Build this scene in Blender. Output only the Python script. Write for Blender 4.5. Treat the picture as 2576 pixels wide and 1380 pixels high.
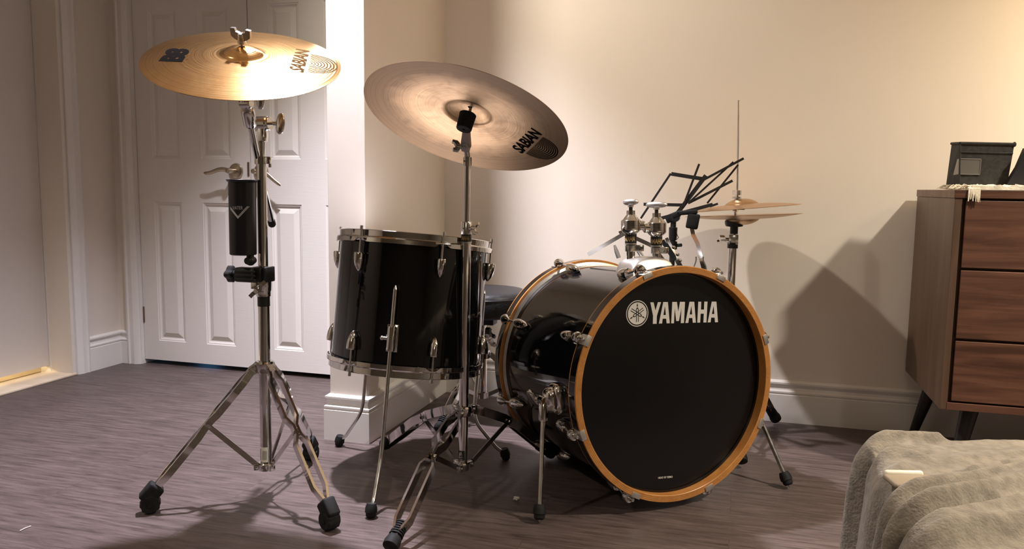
import bpy, bmesh, math, random
from math import sin, cos, pi, radians, sqrt, hypot, exp, atan2
from mathutils import Vector, Matrix, noise
from mathutils.geometry import tessellate_polygon

random.seed(7)
scn = bpy.context.scene
for o in list(bpy.data.objects):
    bpy.data.objects.remove(o, do_unlink=True)
COL = scn.collection

# ------------------------------------------------------------------ camera
FPX, CXP, CYP, CAMH = 2000.0, 1288.0, 690.0, 0.80
def _rot(a, i):
    c, s = cos(a), sin(a)
    m = Matrix.Identity(3)
    j, l = [(1, 2), (2, 0), (0, 1)][i]
    m[j][j] = c; m[l][l] = c; m[j][l] = -s; m[l][j] = s
    return m
R_CAM = _rot(radians(.75), 2) @ _rot(radians(6.33), 0) @ _rot(radians(16.16), 1)
M_CAM = R_CAM @ Matrix(((1, 0, 0), (0, 0, -1), (0, 1, 0)))      # world -> (right, down, forward)
cam_data = bpy.data.cameras.new('camera')
cam_data.sensor_width = 36.0
cam_data.lens = 36.0 * FPX / 2576.0
cam_data.clip_start = .02
cam = bpy.data.objects.new('camera', cam_data)
COL.objects.link(cam)
rows = [Vector(M_CAM[0]), -Vector(M_CAM[1]), -Vector(M_CAM[2])]
cam.matrix_world = Matrix.Translation((0, 0, CAMH)) @ Matrix((rows[0], rows[1], rows[2])).transposed().to_4x4()
scn.camera = cam

# ------------------------------------------------------------------ world, lights, exposure
scn.view_settings.view_transform = 'Standard'
scn.view_settings.look = 'None'
scn.view_settings.gamma = 1.0
scn.view_settings.use_curve_mapping = False
scn.view_settings.exposure = 0.14
world = bpy.data.worlds.new('room_ambient')
scn.world = world
world.use_nodes = True
world.node_tree.nodes['Background'].inputs[0].default_value = (1.0, .86, .74, 1)
world.node_tree.nodes['Background'].inputs[1].default_value = .02

def spot(name, loc, energy, color, angle=130, blend=.6, size=.05, target=None):
    l = bpy.data.lights.new(name, 'SPOT')
    l.energy = energy; l.color = color; l.spot_size = radians(angle); l.spot_blend = blend; l.shadow_soft_size = size
    o = bpy.data.objects.new(name, l); COL.objects.link(o); o.location = loc
    if target:
        d = Vector(target) - Vector(loc)
        o.rotation_euler = d.to_track_quat('-Z', 'Y').to_euler()
    return o
WARM = (1.0, .895, .75)
COOL = (.86, .84, 1.0)
spot('downlight_column', (-1.18, 2.015, 2.34), 520, COOL, 88, 1.0, .035)
spot('downlight_column_rim', (-1.18, 2.015, 2.34), 105, WARM, 118, 1.0, .035, (-.45, 2.75, .60))  # second warm spot added at the column downlight to brighten the back wall
spot('downlight_front_left', (-1.80, .35, 2.34), 62, (1.0, .92, .80), 130, .7, .05)
spot('downlight_front_right', (1.40, 0.0, 2.34), 135, WARM, 124, 1.0, .05)
spot('downlight_dresser', (1.65, 1.60, 2.34), 420, WARM, 136, 1.0, .05)
tl = bpy.data.lights.new('table_lamp', 'POINT'); tl.energy = 13; tl.color = (1, .70, .34); tl.shadow_soft_size = .08
to = bpy.data.objects.new('table_lamp', tl); COL.objects.link(to); to.location = (1.30, 2.55, 1.38)
bl_ = bpy.data.lights.new('closet_light', 'POINT'); bl_.energy = .10; bl_.color = (.15, .5, 1.0); bl_.shadow_soft_size = .05
bo = bpy.data.objects.new('closet_light', bl_); COL.objects.link(bo); bo.location = (-2.40, 3.15, .10)
gl = bpy.data.lights.new('globe_lamp', 'POINT'); gl.energy = 11; gl.color = (1, .84, .66); gl.shadow_soft_size = .22  # added fill light behind the camera for softer shadows, no known lamp
go = bpy.data.objects.new('globe_lamp', gl); COL.objects.link(go); go.location = (.1, -1.35, 1.9)
lf = bpy.data.lights.new('hall_light', 'AREA'); lf.energy = 9; lf.color = (1, .74, .40); lf.shape = 'RECTANGLE'; lf.size = 1.1; lf.size_y = .12
hall = bpy.data.objects.new('hall_light', lf); COL.objects.link(hall)
hall.location = (-3.30, 2.0, .22); hall.rotation_euler = Vector((1, 0, -.3)).to_track_quat('-Z', 'Y').to_euler()

# ------------------------------------------------------------------ pixel helpers (photo frame 2576 x 1380 -> world points)
MT = M_CAM.transposed()
EYE = Vector((0, 0, CAMH))
def ray(x, y): return MT @ Vector(((x - CXP) / FPX, (y - CYP) / FPX, 1.0))
def at(x, y, Y):
    d = ray(x, y); return EYE + d * (Y / d.y)
def flr(x, y, z=0.0):
    d = ray(x, y); return EYE + d * ((z - CAMH) / d.z)
def on_plane(x, y, p, n):
    d = ray(x, y); return EYE + d * ((Vector(p) - EYE).dot(n) / d.dot(n))

# ------------------------------------------------------------------ materials
def mat(name, col, rough=.5, metal=0.0, spec=.5, coat=0.0, coat_rough=.05, sheen=0.0):
    m = bpy.data.materials.new(name); m.use_nodes = True
    b = m.node_tree.nodes['Principled BSDF']
    b.inputs['Base Color'].default_value = (*col, 1)
    b.inputs['Roughness'].default_value = rough
    b.inputs['Metallic'].default_value = metal
    b.inputs['Specular IOR Level'].default_value = spec
    b.inputs['Coat Weight'].default_value = coat
    b.inputs['Coat Roughness'].default_value = coat_rough
    b.inputs['Sheen Weight'].default_value = sheen
    return m
def nodes(m): return m.node_tree.nodes, m.node_tree.links, m.node_tree.nodes['Principled BSDF']
def noise_col(m, c1, c2, scale=(8, 8, 8), detail=4, lo=.35, hi=.65, coord='Object', rough=None, bump=0.0, bscale=None, distort=0.0):
    N, L, b = nodes(m)
    tc = N.new('ShaderNodeTexCoord'); mp = N.new('ShaderNodeMapping'); mp.inputs['Scale'].default_value = scale
    nz = N.new('ShaderNodeTexNoise'); nz.inputs['Scale'].default_value = 1; nz.inputs['Detail'].default_value = detail
    nz.inputs['Distortion'].default_value = distort
    cr = N.new('ShaderNodeValToRGB')
    cr.color_ramp.elements[0].position = lo; cr.color_ramp.elements[0].color = (*c1, 1)
    cr.color_ramp.elements[1].position = hi; cr.color_ramp.elements[1].color = (*c2, 1)
    L.new(tc.outputs[coord], mp.inputs[0]); L.new(mp.outputs[0], nz.inputs[0]); L.new(nz.outputs[0], cr.inputs[0])
    L.new(cr.outputs[0], b.inputs['Base Color'])
    if rough:
        mr = N.new('ShaderNodeMapRange'); mr.inputs[3].default_value = rough[0]; mr.inputs[4].default_value = rough[1]
        L.new(nz.outputs[0], mr.inputs[0]); L.new(mr.outputs[0], b.inputs['Roughness'])
    if bump:
        n2 = N.new('ShaderNodeTexNoise'); mp2 = N.new('ShaderNodeMapping'); mp2.inputs['Scale'].default_value = bscale or scale
        n2.inputs['Scale'].default_value = 1; n2.inputs['Detail'].default_value = 3
        bp = N.new('ShaderNodeBump'); bp.inputs['Strength'].default_value = bump; bp.inputs['Distance'].default_value = .002
        L.new(tc.outputs[coord], mp2.inputs[0]); L.new(mp2.outputs[0], n2.inputs[0]); L.new(n2.outputs[0], bp.inputs['Height'])
        L.new(bp.outputs[0], b.inputs['Normal'])
    return m

M = {}
M['wall'] = noise_col(mat('wall_paint', (.7, .64, .56), .7), (.72, .655, .575), (.755, .69, .61), (1.5, 1.5, 1.5), 3, bump=.05, bscale=(90, 90, 90))
M['white_trim'] = noise_col(mat('white_trim_paint', (.74, .71, .67), .42), (.72, .69, .65), (.77, .74, .70), (3, 3, 3), 3, bump=.03, bscale=(60, 60, 60))
M['door'] = noise_col(mat('door_paint', (.74, .70, .66), .45), (.70, .665, .62), (.74, .70, .655), (4, 4, 1.2), 3, bump=.12, bscale=(14, 14, 160))
M['dark_wall'] = mat('dark_wall_paint', (.14, .12, .10), .8)  # dimness put into the colour of unseen walls, keeps bounce and reflections low
M['ceiling'] = mat('ceiling_paint', (.8, .77, .72), .8)
M['threshold'] = noise_col(mat('threshold_wood', (.75, .62, .45), .5), (.7, .58, .42), (.8, .68, .5), (4, 14, 4), 3)
M['chrome'] = mat('chrome', (.68, .67, .66), .08, 1.0)
M['chrome_soft'] = noise_col(mat('brushed_chrome', (.72, .71, .69), .2, 1.0), (.60, .59, .57), (.75, .74, .72), (40, 40, 40), 3, rough=(.12, .3))
M['steel'] = noise_col(mat('satin_steel', (.55, .54, .52), .32, 1.0), (.5, .49, .47), (.58, .57, .55), (30, 30, 30), 2)
M['silver'] = noise_col(mat('cast_silver', (.72, .71, .69), .38, 1.0), (.66, .65, .63), (.74, .73, .71), (60, 60, 60), 2)
M['nickel'] = mat('satin_nickel', (.52, .45, .36), .28, 1.0)
M['bronze_hinge'] = mat('hinge_metal', (.22, .15, .11), .4, .8)
M['rubber'] = noise_col(mat('black_rubber', (.012, .012, .013), .7, 0, .25), (.006, .006, .0065), (.012, .012, .0125), (50, 50, 50), 2)
M['black_plastic'] = mat('black_plastic', (.008, .008, .009), .42)
M['gloss_plastic'] = mat('black_gloss_plastic', (.006, .006, .009), .34)
M['black_paint'] = mat('black_paint', (.010, .010, .010), .5)
M['felt'] = noise_col(mat('black_felt', (.008, .008, .009), .95), (.006, .006, .007), (.014, .014, .015), (200, 200, 200), 2)
M['lacquer'] = mat('black_lacquer', (.0035, .0035, .004), .07, 0, .5)
M['head'] = mat('black_drum_head', (.0035, .0035, .004), .22, 0, .35)
M['coated_head'] = mat('white_drum_head', (.75, .74, .72), .5)
M['leather'] = noise_col(mat('black_vinyl', (.012, .012, .014), .42), (.010, .010, .012), (.018, .018, .02), (60, 60, 60), 2, bump=.3, bscale=(160, 160, 160))
M['sticker'] = mat('paper_sticker', (.7, .66, .56), .6)
M['ink'] = mat('black_ink', (.02, .018, .016), .6)
M['white_ink'] = mat('white_print', (.62, .60, .56), .5)
M['grey_ink'] = mat('grey_print', (.42, .42, .43), .5)
M['gold_ink'] = mat('gold_print', (.45, .30, .12), .45)
M['logo_ink'] = mat('cymbal_print', (.075, .042, .018), .45, .0, .0)  # lightened print: the highlight washing it out is put into the colour
M['logo_ink_dark'] = mat('cymbal_print_dark', (.0065, .0055, .005), .7, 0, 0)
M['cream_cloth'] = noise_col(mat('cream_wool', (.78, .70, .55), .95), (.70, .62, .48), (.84, .77, .62), (70, 70, 70), 3, bump=.6, bscale=(180, 180, 180))
M['bin_fabric'] = noise_col(mat('bin_fabric', (.02, .019, .017), .9), (.016, .015, .013), (.03, .028, .025), (90, 90, 90), 3, bump=.4, bscale=(220, 220, 220))
M['pocket'] = mat('clear_pocket', (.11, .105, .095), .3)
M['pocket_light'] = mat('pocket_edge', (.16, .15, .135), .35)
M['tan_plastic'] = mat('tan_plastic', (.30, .24, .17), .45)
M['white_plastic'] = mat('white_plastic', (.85, .80, .66), .4)
M['fluff'] = mat('lint', (.7, .66, .62), .95)
M['dark_wood_leg'] = mat('dark_stained_leg', (.012, .010, .009), .4)
M['mattress'] = mat('mattress_cover', (.4, .36, .3), .9)

def wood_mat(name, c1, c2, scale, rough, axis='X', rot=None):
    m = mat(name, c1, rough)
    N, L, b = nodes(m)
    tc = N.new('ShaderNodeTexCoord'); mp = N.new('ShaderNodeMapping'); mp.inputs['Scale'].default_value = scale
    nz = N.new('ShaderNodeTexNoise'); nz.inputs['Scale'].default_value = 1; nz.inputs['Detail'].default_value = 6; nz.inputs['Roughness'].default_value = .62
    nz.inputs['Distortion'].default_value = .6
    cr = N.new('ShaderNodeValToRGB')
    cr.color_ramp.elements[0].position = .32; cr.color_ramp.elements[0].color = (*c1, 1)
    cr.color_ramp.elements[1].position = .68; cr.color_ramp.elements[1].color = (*c2, 1)
    L.new(tc.outputs['Object'], mp.inputs[0]); L.new(mp.outputs[0], nz.inputs[0]); L.new(nz.outputs[0], cr.inputs[0]); L.new(cr.outputs[0], b.inputs['Base Color'])
    return m
M['walnut'] = wood_mat('walnut_veneer', (.058, .024, .014), (.155, .068, .041), (3.0, 30, 42), .42)
M['walnut_side'] = wood_mat('walnut_side_veneer', (.075, .040, .024), (.125, .073, .046), (30, 34, 2.2), .45)
M['maple'] = wood_mat('maple_hoop', (.38, .155, .036), (.50, .225, .062), (26, 26, 26), .28)
M['ply'] = wood_mat('hoop_ply_edge', (.26, .10, .025), (.50, .23, .07), (60, 60, 120), .35)

# floor: dark wood-look vinyl, planks running along X
fm = mat('dark_vinyl_plank', (.05, .04, .036), .40, 0, .35)
N, L, b = nodes(fm)
tc = N.new('ShaderNodeTexCoord')
br = N.new('ShaderNodeTexBrick'); br.offset = .37
br.inputs['Scale'].default_value = 1.0; br.inputs['Brick Width'].default_value = 1.22; br.inputs['Row Height'].default_value = .152
br.inputs['Mortar Size'].default_value = .0012; br.inputs['Mortar Smooth'].default_value = .3
br.inputs['Color1'].default_value = (.25, .25, .25, 1); br.inputs['Color2'].default_value = (.75, .75, .75, 1); br.inputs['Mortar'].default_value = (0, 0, 0, 1)
L.new(tc.outputs['Object'], br.inputs[0])
mp = N.new('ShaderNodeMapping'); mp.inputs['Scale'].default_value = (8.0, 85, 1)
addv = N.new('ShaderNodeVectorMath'); addv.operation = 'ADD'
L.new(tc.outputs['Object'], mp.inputs[0]); L.new(mp.outputs[0], addv.inputs[0])
sc = N.new('ShaderNodeVectorMath'); sc.operation = 'SCALE'; sc.inputs['Scale'].default_value = 7
L.new(br.outputs['Color'], sc.inputs[0]); L.new(sc.outputs[0], addv.inputs[1])
nz = N.new('ShaderNodeTexNoise'); nz.inputs['Scale'].default_value = 1.0; nz.inputs['Detail'].default_value = 7; nz.inputs['Roughness'].default_value = .70; nz.inputs['Distortion'].default_value = .35
L.new(addv.outputs[0], nz.inputs[0])
cr = N.new('ShaderNodeValToRGB')
cr.color_ramp.elements[0].position = .25; cr.color_ramp.elements[0].color = (.028, .019, .016, 1)
cr.color_ramp.elements[1].position = .72; cr.color_ramp.elements[1].color = (.155, .116, .108, 1)
L.new(nz.outputs[0], cr.inputs[0])
n3 = N.new('ShaderNodeTexNoise'); n3.inputs['Scale'].default_value = 2.2; n3.inputs['Detail'].default_value = 3
L.new(tc.outputs['Object'], n3.inputs[0])
mx = N.new('ShaderNodeMixRGB'); mx.blend_type = 'MULTIPLY'; mx.inputs[0].default_value = .5
cr3 = N.new('ShaderNodeValToRGB'); cr3.color_ramp.elements[0].position = .3; cr3.color_ramp.elements[0].color = (.6, .58, .58, 1); cr3.color_ramp.elements[1].position = .7; cr3.color_ramp.elements[1].color = (1, 1, 1, 1)
L.new(n3.outputs[0], cr3.inputs[0]); L.new(cr.outputs[0], mx.inputs[1]); L.new(cr3.outputs[0], mx.inputs[2])
mm = N.new('ShaderNodeMixRGB'); mm.blend_type = 'MIX'; mm.inputs[2].default_value = (.02, .015, .013, 1)
mulf = N.new('ShaderNodeMath'); mulf.operation = 'MULTIPLY'; mulf.inputs[1].default_value = .35
L.new(br.outputs['Fac'], mulf.inputs[0]); L.new(mulf.outputs[0], mm.inputs[0]); L.new(mx.outputs[0], mm.inputs[1])
L.new(mm.outputs[0], b.inputs['Base Color'])
mr = N.new('ShaderNodeMapRange'); mr.inputs[3].default_value = .34; mr.inputs[4].default_value = .52
L.new(nz.outputs[0], mr.inputs[0]); L.new(mr.outputs[0], b.inputs['Roughness'])
bp = N.new('ShaderNodeBump'); bp.inputs['Strength'].default_value = .12; bp.inputs['Distance'].default_value = .002
L.new(nz.outputs[0], bp.inputs['Height']); L.new(bp.outputs[0], b.inputs['Normal'])
M['floor'] = fm

def cymbal_mat(name, c1, c2, rough, groove, aniso, patina=None, nscale=(16, 16, 16)):
    m = mat(name, c1, rough, 1.0)
    N, L, b = nodes(m)
    tc = N.new('ShaderNodeTexCoord')
    sep = N.new('ShaderNodeSeparateXYZ'); L.new(tc.outputs['Object'], sep.inputs[0])
    cmb = N.new('ShaderNodeCombineXYZ'); L.new(sep.outputs[0], cmb.inputs[0]); L.new(sep.outputs[1], cmb.inputs[1])
    ln = N.new('ShaderNodeVectorMath'); ln.operation = 'LENGTH'; L.new(cmb.outputs[0], ln.inputs[0])
    n1 = N.new('ShaderNodeTexNoise'); n1.noise_dimensions = '1D'; n1.inputs['Scale'].default_value = 260; n1.inputs['Detail'].default_value = 3
    L.new(ln.outputs['Value'], n1.inputs['W'])
    n0 = N.new('ShaderNodeTexNoise'); n0.noise_dimensions = '1D'; n0.inputs['Scale'].default_value = 60; n0.inputs['Detail'].default_value = 1
    L.new(ln.outputs['Value'], n0.inputs['W'])
    md = N.new('ShaderNodeMath'); md.operation = 'MULTIPLY'; L.new(n1.outputs[0], md.inputs[0]); L.new(n0.outputs[0], md.inputs[1])
    bp = N.new('ShaderNodeBump'); bp.inputs['Strength'].default_value = groove; bp.inputs['Distance'].default_value = .0012
    L.new(md.outputs[0], bp.inputs['Height']); L.new(bp.outputs[0], b.inputs['Normal'])
    tg = N.new('ShaderNodeTangent'); tg.direction_type = 'RADIAL'; tg.axis = 'Z'
    L.new(tg.outputs[0], b.inputs['Tangent']); b.inputs['Anisotropic'].default_value = aniso
    mp = N.new('ShaderNodeMapping'); mp.inputs['Scale'].default_value = nscale
    nz = N.new('ShaderNodeTexNoise'); nz.inputs['Scale'].default_value = 1; nz.inputs['Detail'].default_value = 5; nz.inputs['Distortion'].default_value = 1.0
    L.new(tc.outputs['Object'], mp.inputs[0]); L.new(mp.outputs[0], nz.inputs[0])
    cr = N.new('ShaderNodeValToRGB')
    cr.color_ramp.elements[0].position = .36; cr.color_ramp.elements[0].color = (*c1, 1)
    cr.color_ramp.elements[1].position = .62; cr.color_ramp.elements[1].color = (*c2, 1)
    L.new(nz.outputs[0], cr.inputs[0])
    out = cr.outputs[0]
    if patina:      # darker, stained outer zone with its own blotchy edge
        ad = N.new('ShaderNodeMath'); ad.operation = 'MULTIPLY_ADD'; ad.inputs[1].default_value = .09
        L.new(nz.outputs[0], ad.inputs[0]); L.new(ln.outputs['Value'], ad.inputs[2])
        c2r = N.new('ShaderNodeValToRGB'); c2r.color_ramp.elements[0].position = patina[0]; c2r.color_ramp.elements[0].color = (0, 0, 0, 1)
        c2r.color_ramp.elements[1].position = patina[1]; c2r.color_ramp.elements[1].color = (1, 1, 1, 1)
        L.new(ad.outputs[0], c2r.inputs[0])
        mxx = N.new('ShaderNodeMixRGB'); mxx.inputs[2].default_value = (*patina[2], 1)
        L.new(c2r.outputs[0], mxx.inputs[0]); L.new(out, mxx.inputs[1]); out = mxx.outputs[0]
        mrr = N.new('ShaderNodeMapRange'); mrr.inputs[3].default_value = rough; mrr.inputs[4].default_value = rough + .18
        L.new(c2r.outputs[0], mrr.inputs[0]); L.new(mrr.outputs[0], b.inputs['Roughness'])
    # fine lathe rings also show in the tone
    m3 = N.new('ShaderNodeMixRGB'); m3.blend_type = 'MULTIPLY'; m3.inputs[0].default_value = .45
    c3 = N.new('ShaderNodeValToRGB'); c3.color_ramp.elements[0].position = .38; c3.color_ramp.elements[0].color = (.72, .68, .62, 1)
    c3.color_ramp.elements[1].position = .55; c3.color_ramp.elements[1].color = (1, 1, 1, 1)
    L.new(n1.outputs[0], c3.inputs[0]); L.new(out, m3.inputs[1]); L.new(c3.outputs[0], m3.inputs[2])
    L.new(m3.outputs[0], b.inputs['Base Color'])
    return m
M['brass_crash'] = cymbal_mat('bright_bronze', (.80, .46, .17), (.86, .52, .21), .18, .6, .15)
M['brass_ride'] = cymbal_mat('aged_bronze', (.40, .255, .135), (.53, .355, .20), .40, .35, .35, (.185, .25, (.27, .18, .105)), (20, 20, 20))
M['brass_hat'] = cymbal_mat('hihat_bronze', (.60, .38, .21), (.70, .46, .27), .32, .4, .4)

# ------------------------------------------------------------------ mesh builder
def frame(axis):
    a = Vector(axis).normalized()
    u = a.cross(Vector((0, 0, 1)))
    if u.length < 1e-4: u = Vector((1, 0, 0))
    u.normalize(); v = a.cross(u).normalized()
    return a, u, v
WORLD_LOC = {}
class MB:
    def __init__(self): self.v = []; self.f = []
    def add(self, vs, fs):
        n = len(self.v); self.v += [Vector(p) for p in vs]; self.f += [tuple(i + n for i in f) for f in fs]; return self
    def tube(self, path, r, seg=16, caps=True, ell=None):
        P = [Vector(p) for p in path]; n = len(P)
        rs = r if isinstance(r, (list, tuple)) else [r] * n
        vs = []; fs = []
        t0 = (P[1] - P[0]).normalized(); _, u, _ = frame(t0)
        if ell: u = (Vector(ell[0]) - t0 * Vector(ell[0]).dot(t0)).normalized()
        for i in range(n):
            if i == 0: t = (P[1] - P[0])
            elif i == n - 1: t = (P[-1] - P[-2])
            else: t = (P[i + 1] - P[i]).normalized() + (P[i] - P[i - 1]).normalized()
            t.normalize()
            u = (u - t * u.dot(t)).normalized(); w = t.cross(u)
            k = 1.0
            if 0 < i < n - 1:
                c = (P[i] - P[i - 1]).normalized().dot(t); k = 1 / max(.5, c) if not ell else 1.0
            for j in range(seg):
                a = 2 * pi * j / seg
                vs.append(P[i] + (u * cos(a) * (ell[1] if ell else 1) + w * sin(a) * (ell[2] if ell else 1)) * rs[i])
        for i in range(n - 1):
            for j in range(seg):
                a = i * seg + j; b2 = i * seg + (j + 1) % seg
                fs.append((a, b2, b2 + seg, a + seg))
        if caps:
            fs.append(tuple(reversed(range(seg)))); fs.append(tuple(range((n - 1) * seg, n * seg)))
        return self.add(vs, fs)
    def bent(self, path, r, seg=14, bend=.03, k=6):
        P = [Vector(p) for p in path]; out = [P[0]]
        for i in range(1, len(P) - 1):
            a = (P[i - 1] - P[i]); c = (P[i + 1] - P[i]); d = min(bend, a.length * .45, c.length * .45)
            p0 = P[i] + a.normalized() * d; p2 = P[i] + c.normalized() * d
            for j in range(k + 1):
                t = j / k; out.append(p0 * (1 - t) ** 2 + P[i] * 2 * t * (1 - t) + p2 * t * t)
        out.append(P[-1])
        return self.tube(out, r, seg)
    def lathe(self, prof, o, axis, seg=48, closed=False, fn=None):
        a, u, v = frame(axis); o = Vector(o); vs = []; fs = []; n = len(prof)
        for i, (r, h) in enumerate(prof):
            for j in range(seg):
                t = 2 * pi * j / seg
                hh = h + (fn(i, t) if fn else 0)
                vs.append(o + a * hh + (u * cos(t) + v * sin(t)) * r)
        m = n if closed else n - 1
        for i in range(m):
            for j in range(seg):
                p = i * seg + j; q = i * seg + (j + 1) % seg; p2 = ((i + 1) % n) * seg + j; q2 = ((i + 1) % n) * seg + (j + 1) % seg
                fs.append((p, q, q2, p2))
        return self.add(vs, fs)
    def cyl(self, a, b, r, seg=24, bev=.0):
        a = Vector(a); b = Vector(b); d = (b - a)
        L = d.length
        if bev: prof = [(1e-5, 0), (r - bev, 0), (r, bev), (r, L - bev), (r - bev, L), (1e-5, L)]
        else: prof = [(1e-5, 0), (r, 0), (r, L), (1e-5, L)]
        return self.lathe(prof, a, d, seg)
    def box(self, c, size, R=None, bev=.0, seg=2):
        bm = bmesh.new(); bmesh.ops.create_cube(bm, size=1.0)
        for v in bm.verts: v.co = Vector((v.co.x * size[0], v.co.y * size[1], v.co.z * size[2]))
        if bev: bmesh.ops.bevel(bm, geom=list(bm.edges), offset=bev, segments=seg, affect='EDGES', profile=.5)
        R = R or Matrix.Identity(3); c = Vector(c)
        bm.verts.index_update()
        vs = [R @ v.co + c for v in bm.verts]; fs = [tuple(v.index for v in f.verts) for f in bm.faces]
        bm.free(); return self.add(vs, fs)
    def hexa(self, p):      # eight corners: bottom 4 ccw, top 4 ccw
        return self.add(p, [(3, 2, 1, 0), (4, 5, 6, 7), (0, 1, 5, 4), (1, 2, 6, 5), (2, 3, 7, 6), (3, 0, 4, 7)])
    def strip(self, path, w, t, wd):
        P = [Vector(p) for p in path]; n = len(P); wd = Vector(wd); vs = []; fs = []
        for i in range(n):
            if i == 0: d = P[1] - P[0]
            elif i == n - 1: d = P[-1] - P[-2]
            else: d = (P[i + 1] - P[i]).normalized() + (P[i] - P[i - 1]).normalized()
            d.normalize(); W = (wd - d * wd.dot(d)).normalized(); T = d.cross(W)
            ww = w[i] if isinstance(w, (list, tuple)) else w
            for a, c in ((-1, -1), (1, -1), (1, 1), (-1, 1)): vs.append(P[i] + W * (a * ww / 2) + T * (c * t / 2))
        for i in range(n - 1):
            for j in range(4):
                a = i * 4 + j; b2 = i * 4 + (j + 1) % 4; fs.append((a, b2, b2 + 4, a + 4))
        fs.append((3, 2, 1, 0)); fs.append(tuple(range((n - 1) * 4, n * 4)))
        return self.add(vs, fs)
    def ellipsoid(self, c, r, R=None, seg=20, rings=12, p=1.0):
        R = R or Matrix.Identity(3); vs = []; fs = []; c = Vector(c)
        sg = lambda x: (abs(x) ** p) * (1 if x >= 0 else -1)
        for i in range(rings + 1):
            th = pi * i / rings - pi / 2
            for j in range(seg):
                ph = 2 * pi * j / seg
                vs.append(c + R @ Vector((r[0] * sg(cos(th)) * sg(cos(ph)), r[1] * sg(cos(th)) * sg(sin(ph)), r[2] * sg(sin(th)))))
        for i in range(rings):
            for j in range(seg):
                a = i * seg + j; b2 = i * seg + (j + 1) % seg; fs.append((a, b2, b2 + seg, a + seg))
        return self.add(vs, fs)
    def prism(self, poly, o, u, v, t):        # poly in (u,v); thick along u x v, centred
        o, u, v = Vector(o), Vector(u).normalized(), Vector(v).normalized(); w = u.cross(v); n = len(poly); vs = []
        for s in (-.5, .5):
            for a, c in poly: vs.append(o + u * a + v * c + w * (s * t))
        fs = [tuple(reversed(range(n))), tuple(range(n, 2 * n))]
        for i in range(n):
            j = (i + 1) % n; fs.append((i, j, j + n, i + n))
        return self.add(vs, fs)
    def flat(self, loops, fn):                # planar polygon with holes, each 2-D point mapped by fn
        pts = [Vector((x, y, 0)) for lp in loops for x, y in lp]
        tris = tessellate_polygon([[Vector((x, y, 0)) for x, y in lp] for lp in loops])
        return self.add([fn(p.x, p.y) for p in pts], [tuple(t) for t in tris])
    def build(self, name, material, parent=None, loc=None, smooth=True, ang=35, props=None):
        base = WORLD_LOC.get(parent.name, Vector((0, 0, 0))) if parent else Vector(loc or (0, 0, 0))
        me = bpy.data.meshes.new(name)
        me.from_pydata([v - base for v in self.v], [], self.f); me.update()
        bm = bmesh.new(); bm.from_mesh(me); bmesh.ops.recalc_face_normals(bm, faces=bm.faces); bm.to_mesh(me); bm.free()
        if smooth:
            me.polygons.foreach_set('use_smooth', [True] * len(me.polygons)); me.set_sharp_from_angle(angle=radians(ang))
        o = bpy.data.objects.new(name, me); COL.objects.link(o)
        for mm_ in (material if isinstance(material, (list, tuple)) else [material]): me.materials.append(mm_)
        if parent: o.parent = parent; WORLD_LOC[o.name] = base
        else: o.location = base; WORLD_LOC[o.name] = base
        if props:
            for k, v in props.items(): o[k] = v
        return o
def thing(name, label, cat, loc, group=None):
    o = bpy.data.objects.new(name, None); COL.objects.link(o); o.location = loc; o.empty_display_size = .05
    WORLD_LOC[o.name] = Vector(loc); o['label'] = label; o['category'] = cat
    if group: o['group'] = group
    return o
def tag(o, label, cat, group=None):
    o['label'] = label; o['category'] = cat
    if group: o['group'] = group
    return o
def struct(o): o['kind'] = 'structure'; return o

def text_tris(body, bold=0.0, space=1.0):
    cu = bpy.data.curves.new('lettering', 'FONT'); cu.body = body; cu.offset = bold; cu.size = 1.0; cu.space_character = space; cu.resolution_u = 4
    ob = bpy.data.objects.new('lettering', cu); COL.objects.link(ob)
    dg = bpy.context.evaluated_depsgraph_get(); ev = ob.evaluated_get(dg); me = bpy.data.meshes.new_from_object(ev)
    bm = bmesh.new(); bm.from_mesh(me); bmesh.ops.remove_doubles(bm, verts=bm.verts, dist=1e-5)
    bmesh.ops.triangulate(bm, faces=bm.faces)
    bmesh.ops.subdivide_edges(bm, edges=[e for e in bm.edges if e.calc_length() > .25], cuts=2, use_grid_fill=True)
    bmesh.ops.triangulate(bm, faces=bm.faces); bm.verts.index_update()
    vs = [v.co.copy() for v in bm.verts]; fs = [tuple(v.index for v in f.verts) for f in bm.faces]; bm.free()
    bpy.data.objects.remove(ob); bpy.data.curves.remove(cu); bpy.data.meshes.remove(me)
    x0 = min(v.x for v in vs); x1 = max(v.x for v in vs); y0 = min(v.y for v in vs); y1 = max(v.y for v in vs)
    return [((v.x - x0) / (x1 - x0), (v.y - y0) / (y1 - y0)) for v in vs], fs      # unit square

def bilin(q, s, t):      # q: baseline start, baseline end, top end, top start (pixels)
    a = Vector(q[0]) * (1 - s) + Vector(q[1]) * s; c = Vector(q[3]) * (1 - s) + Vector(q[2]) * s
    return a * (1 - t) + c * t

# ================================================================== ROOM
H_CEIL = 2.36
struct(MB().box((0, .62, -.03), (8.0, 5.2, .06)).build('floor', M['floor']))
struct(MB().box((-.2, .62, H_CEIL + .03), (6.2, 5.2, .06)).build('ceiling', M['ceiling']))
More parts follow.
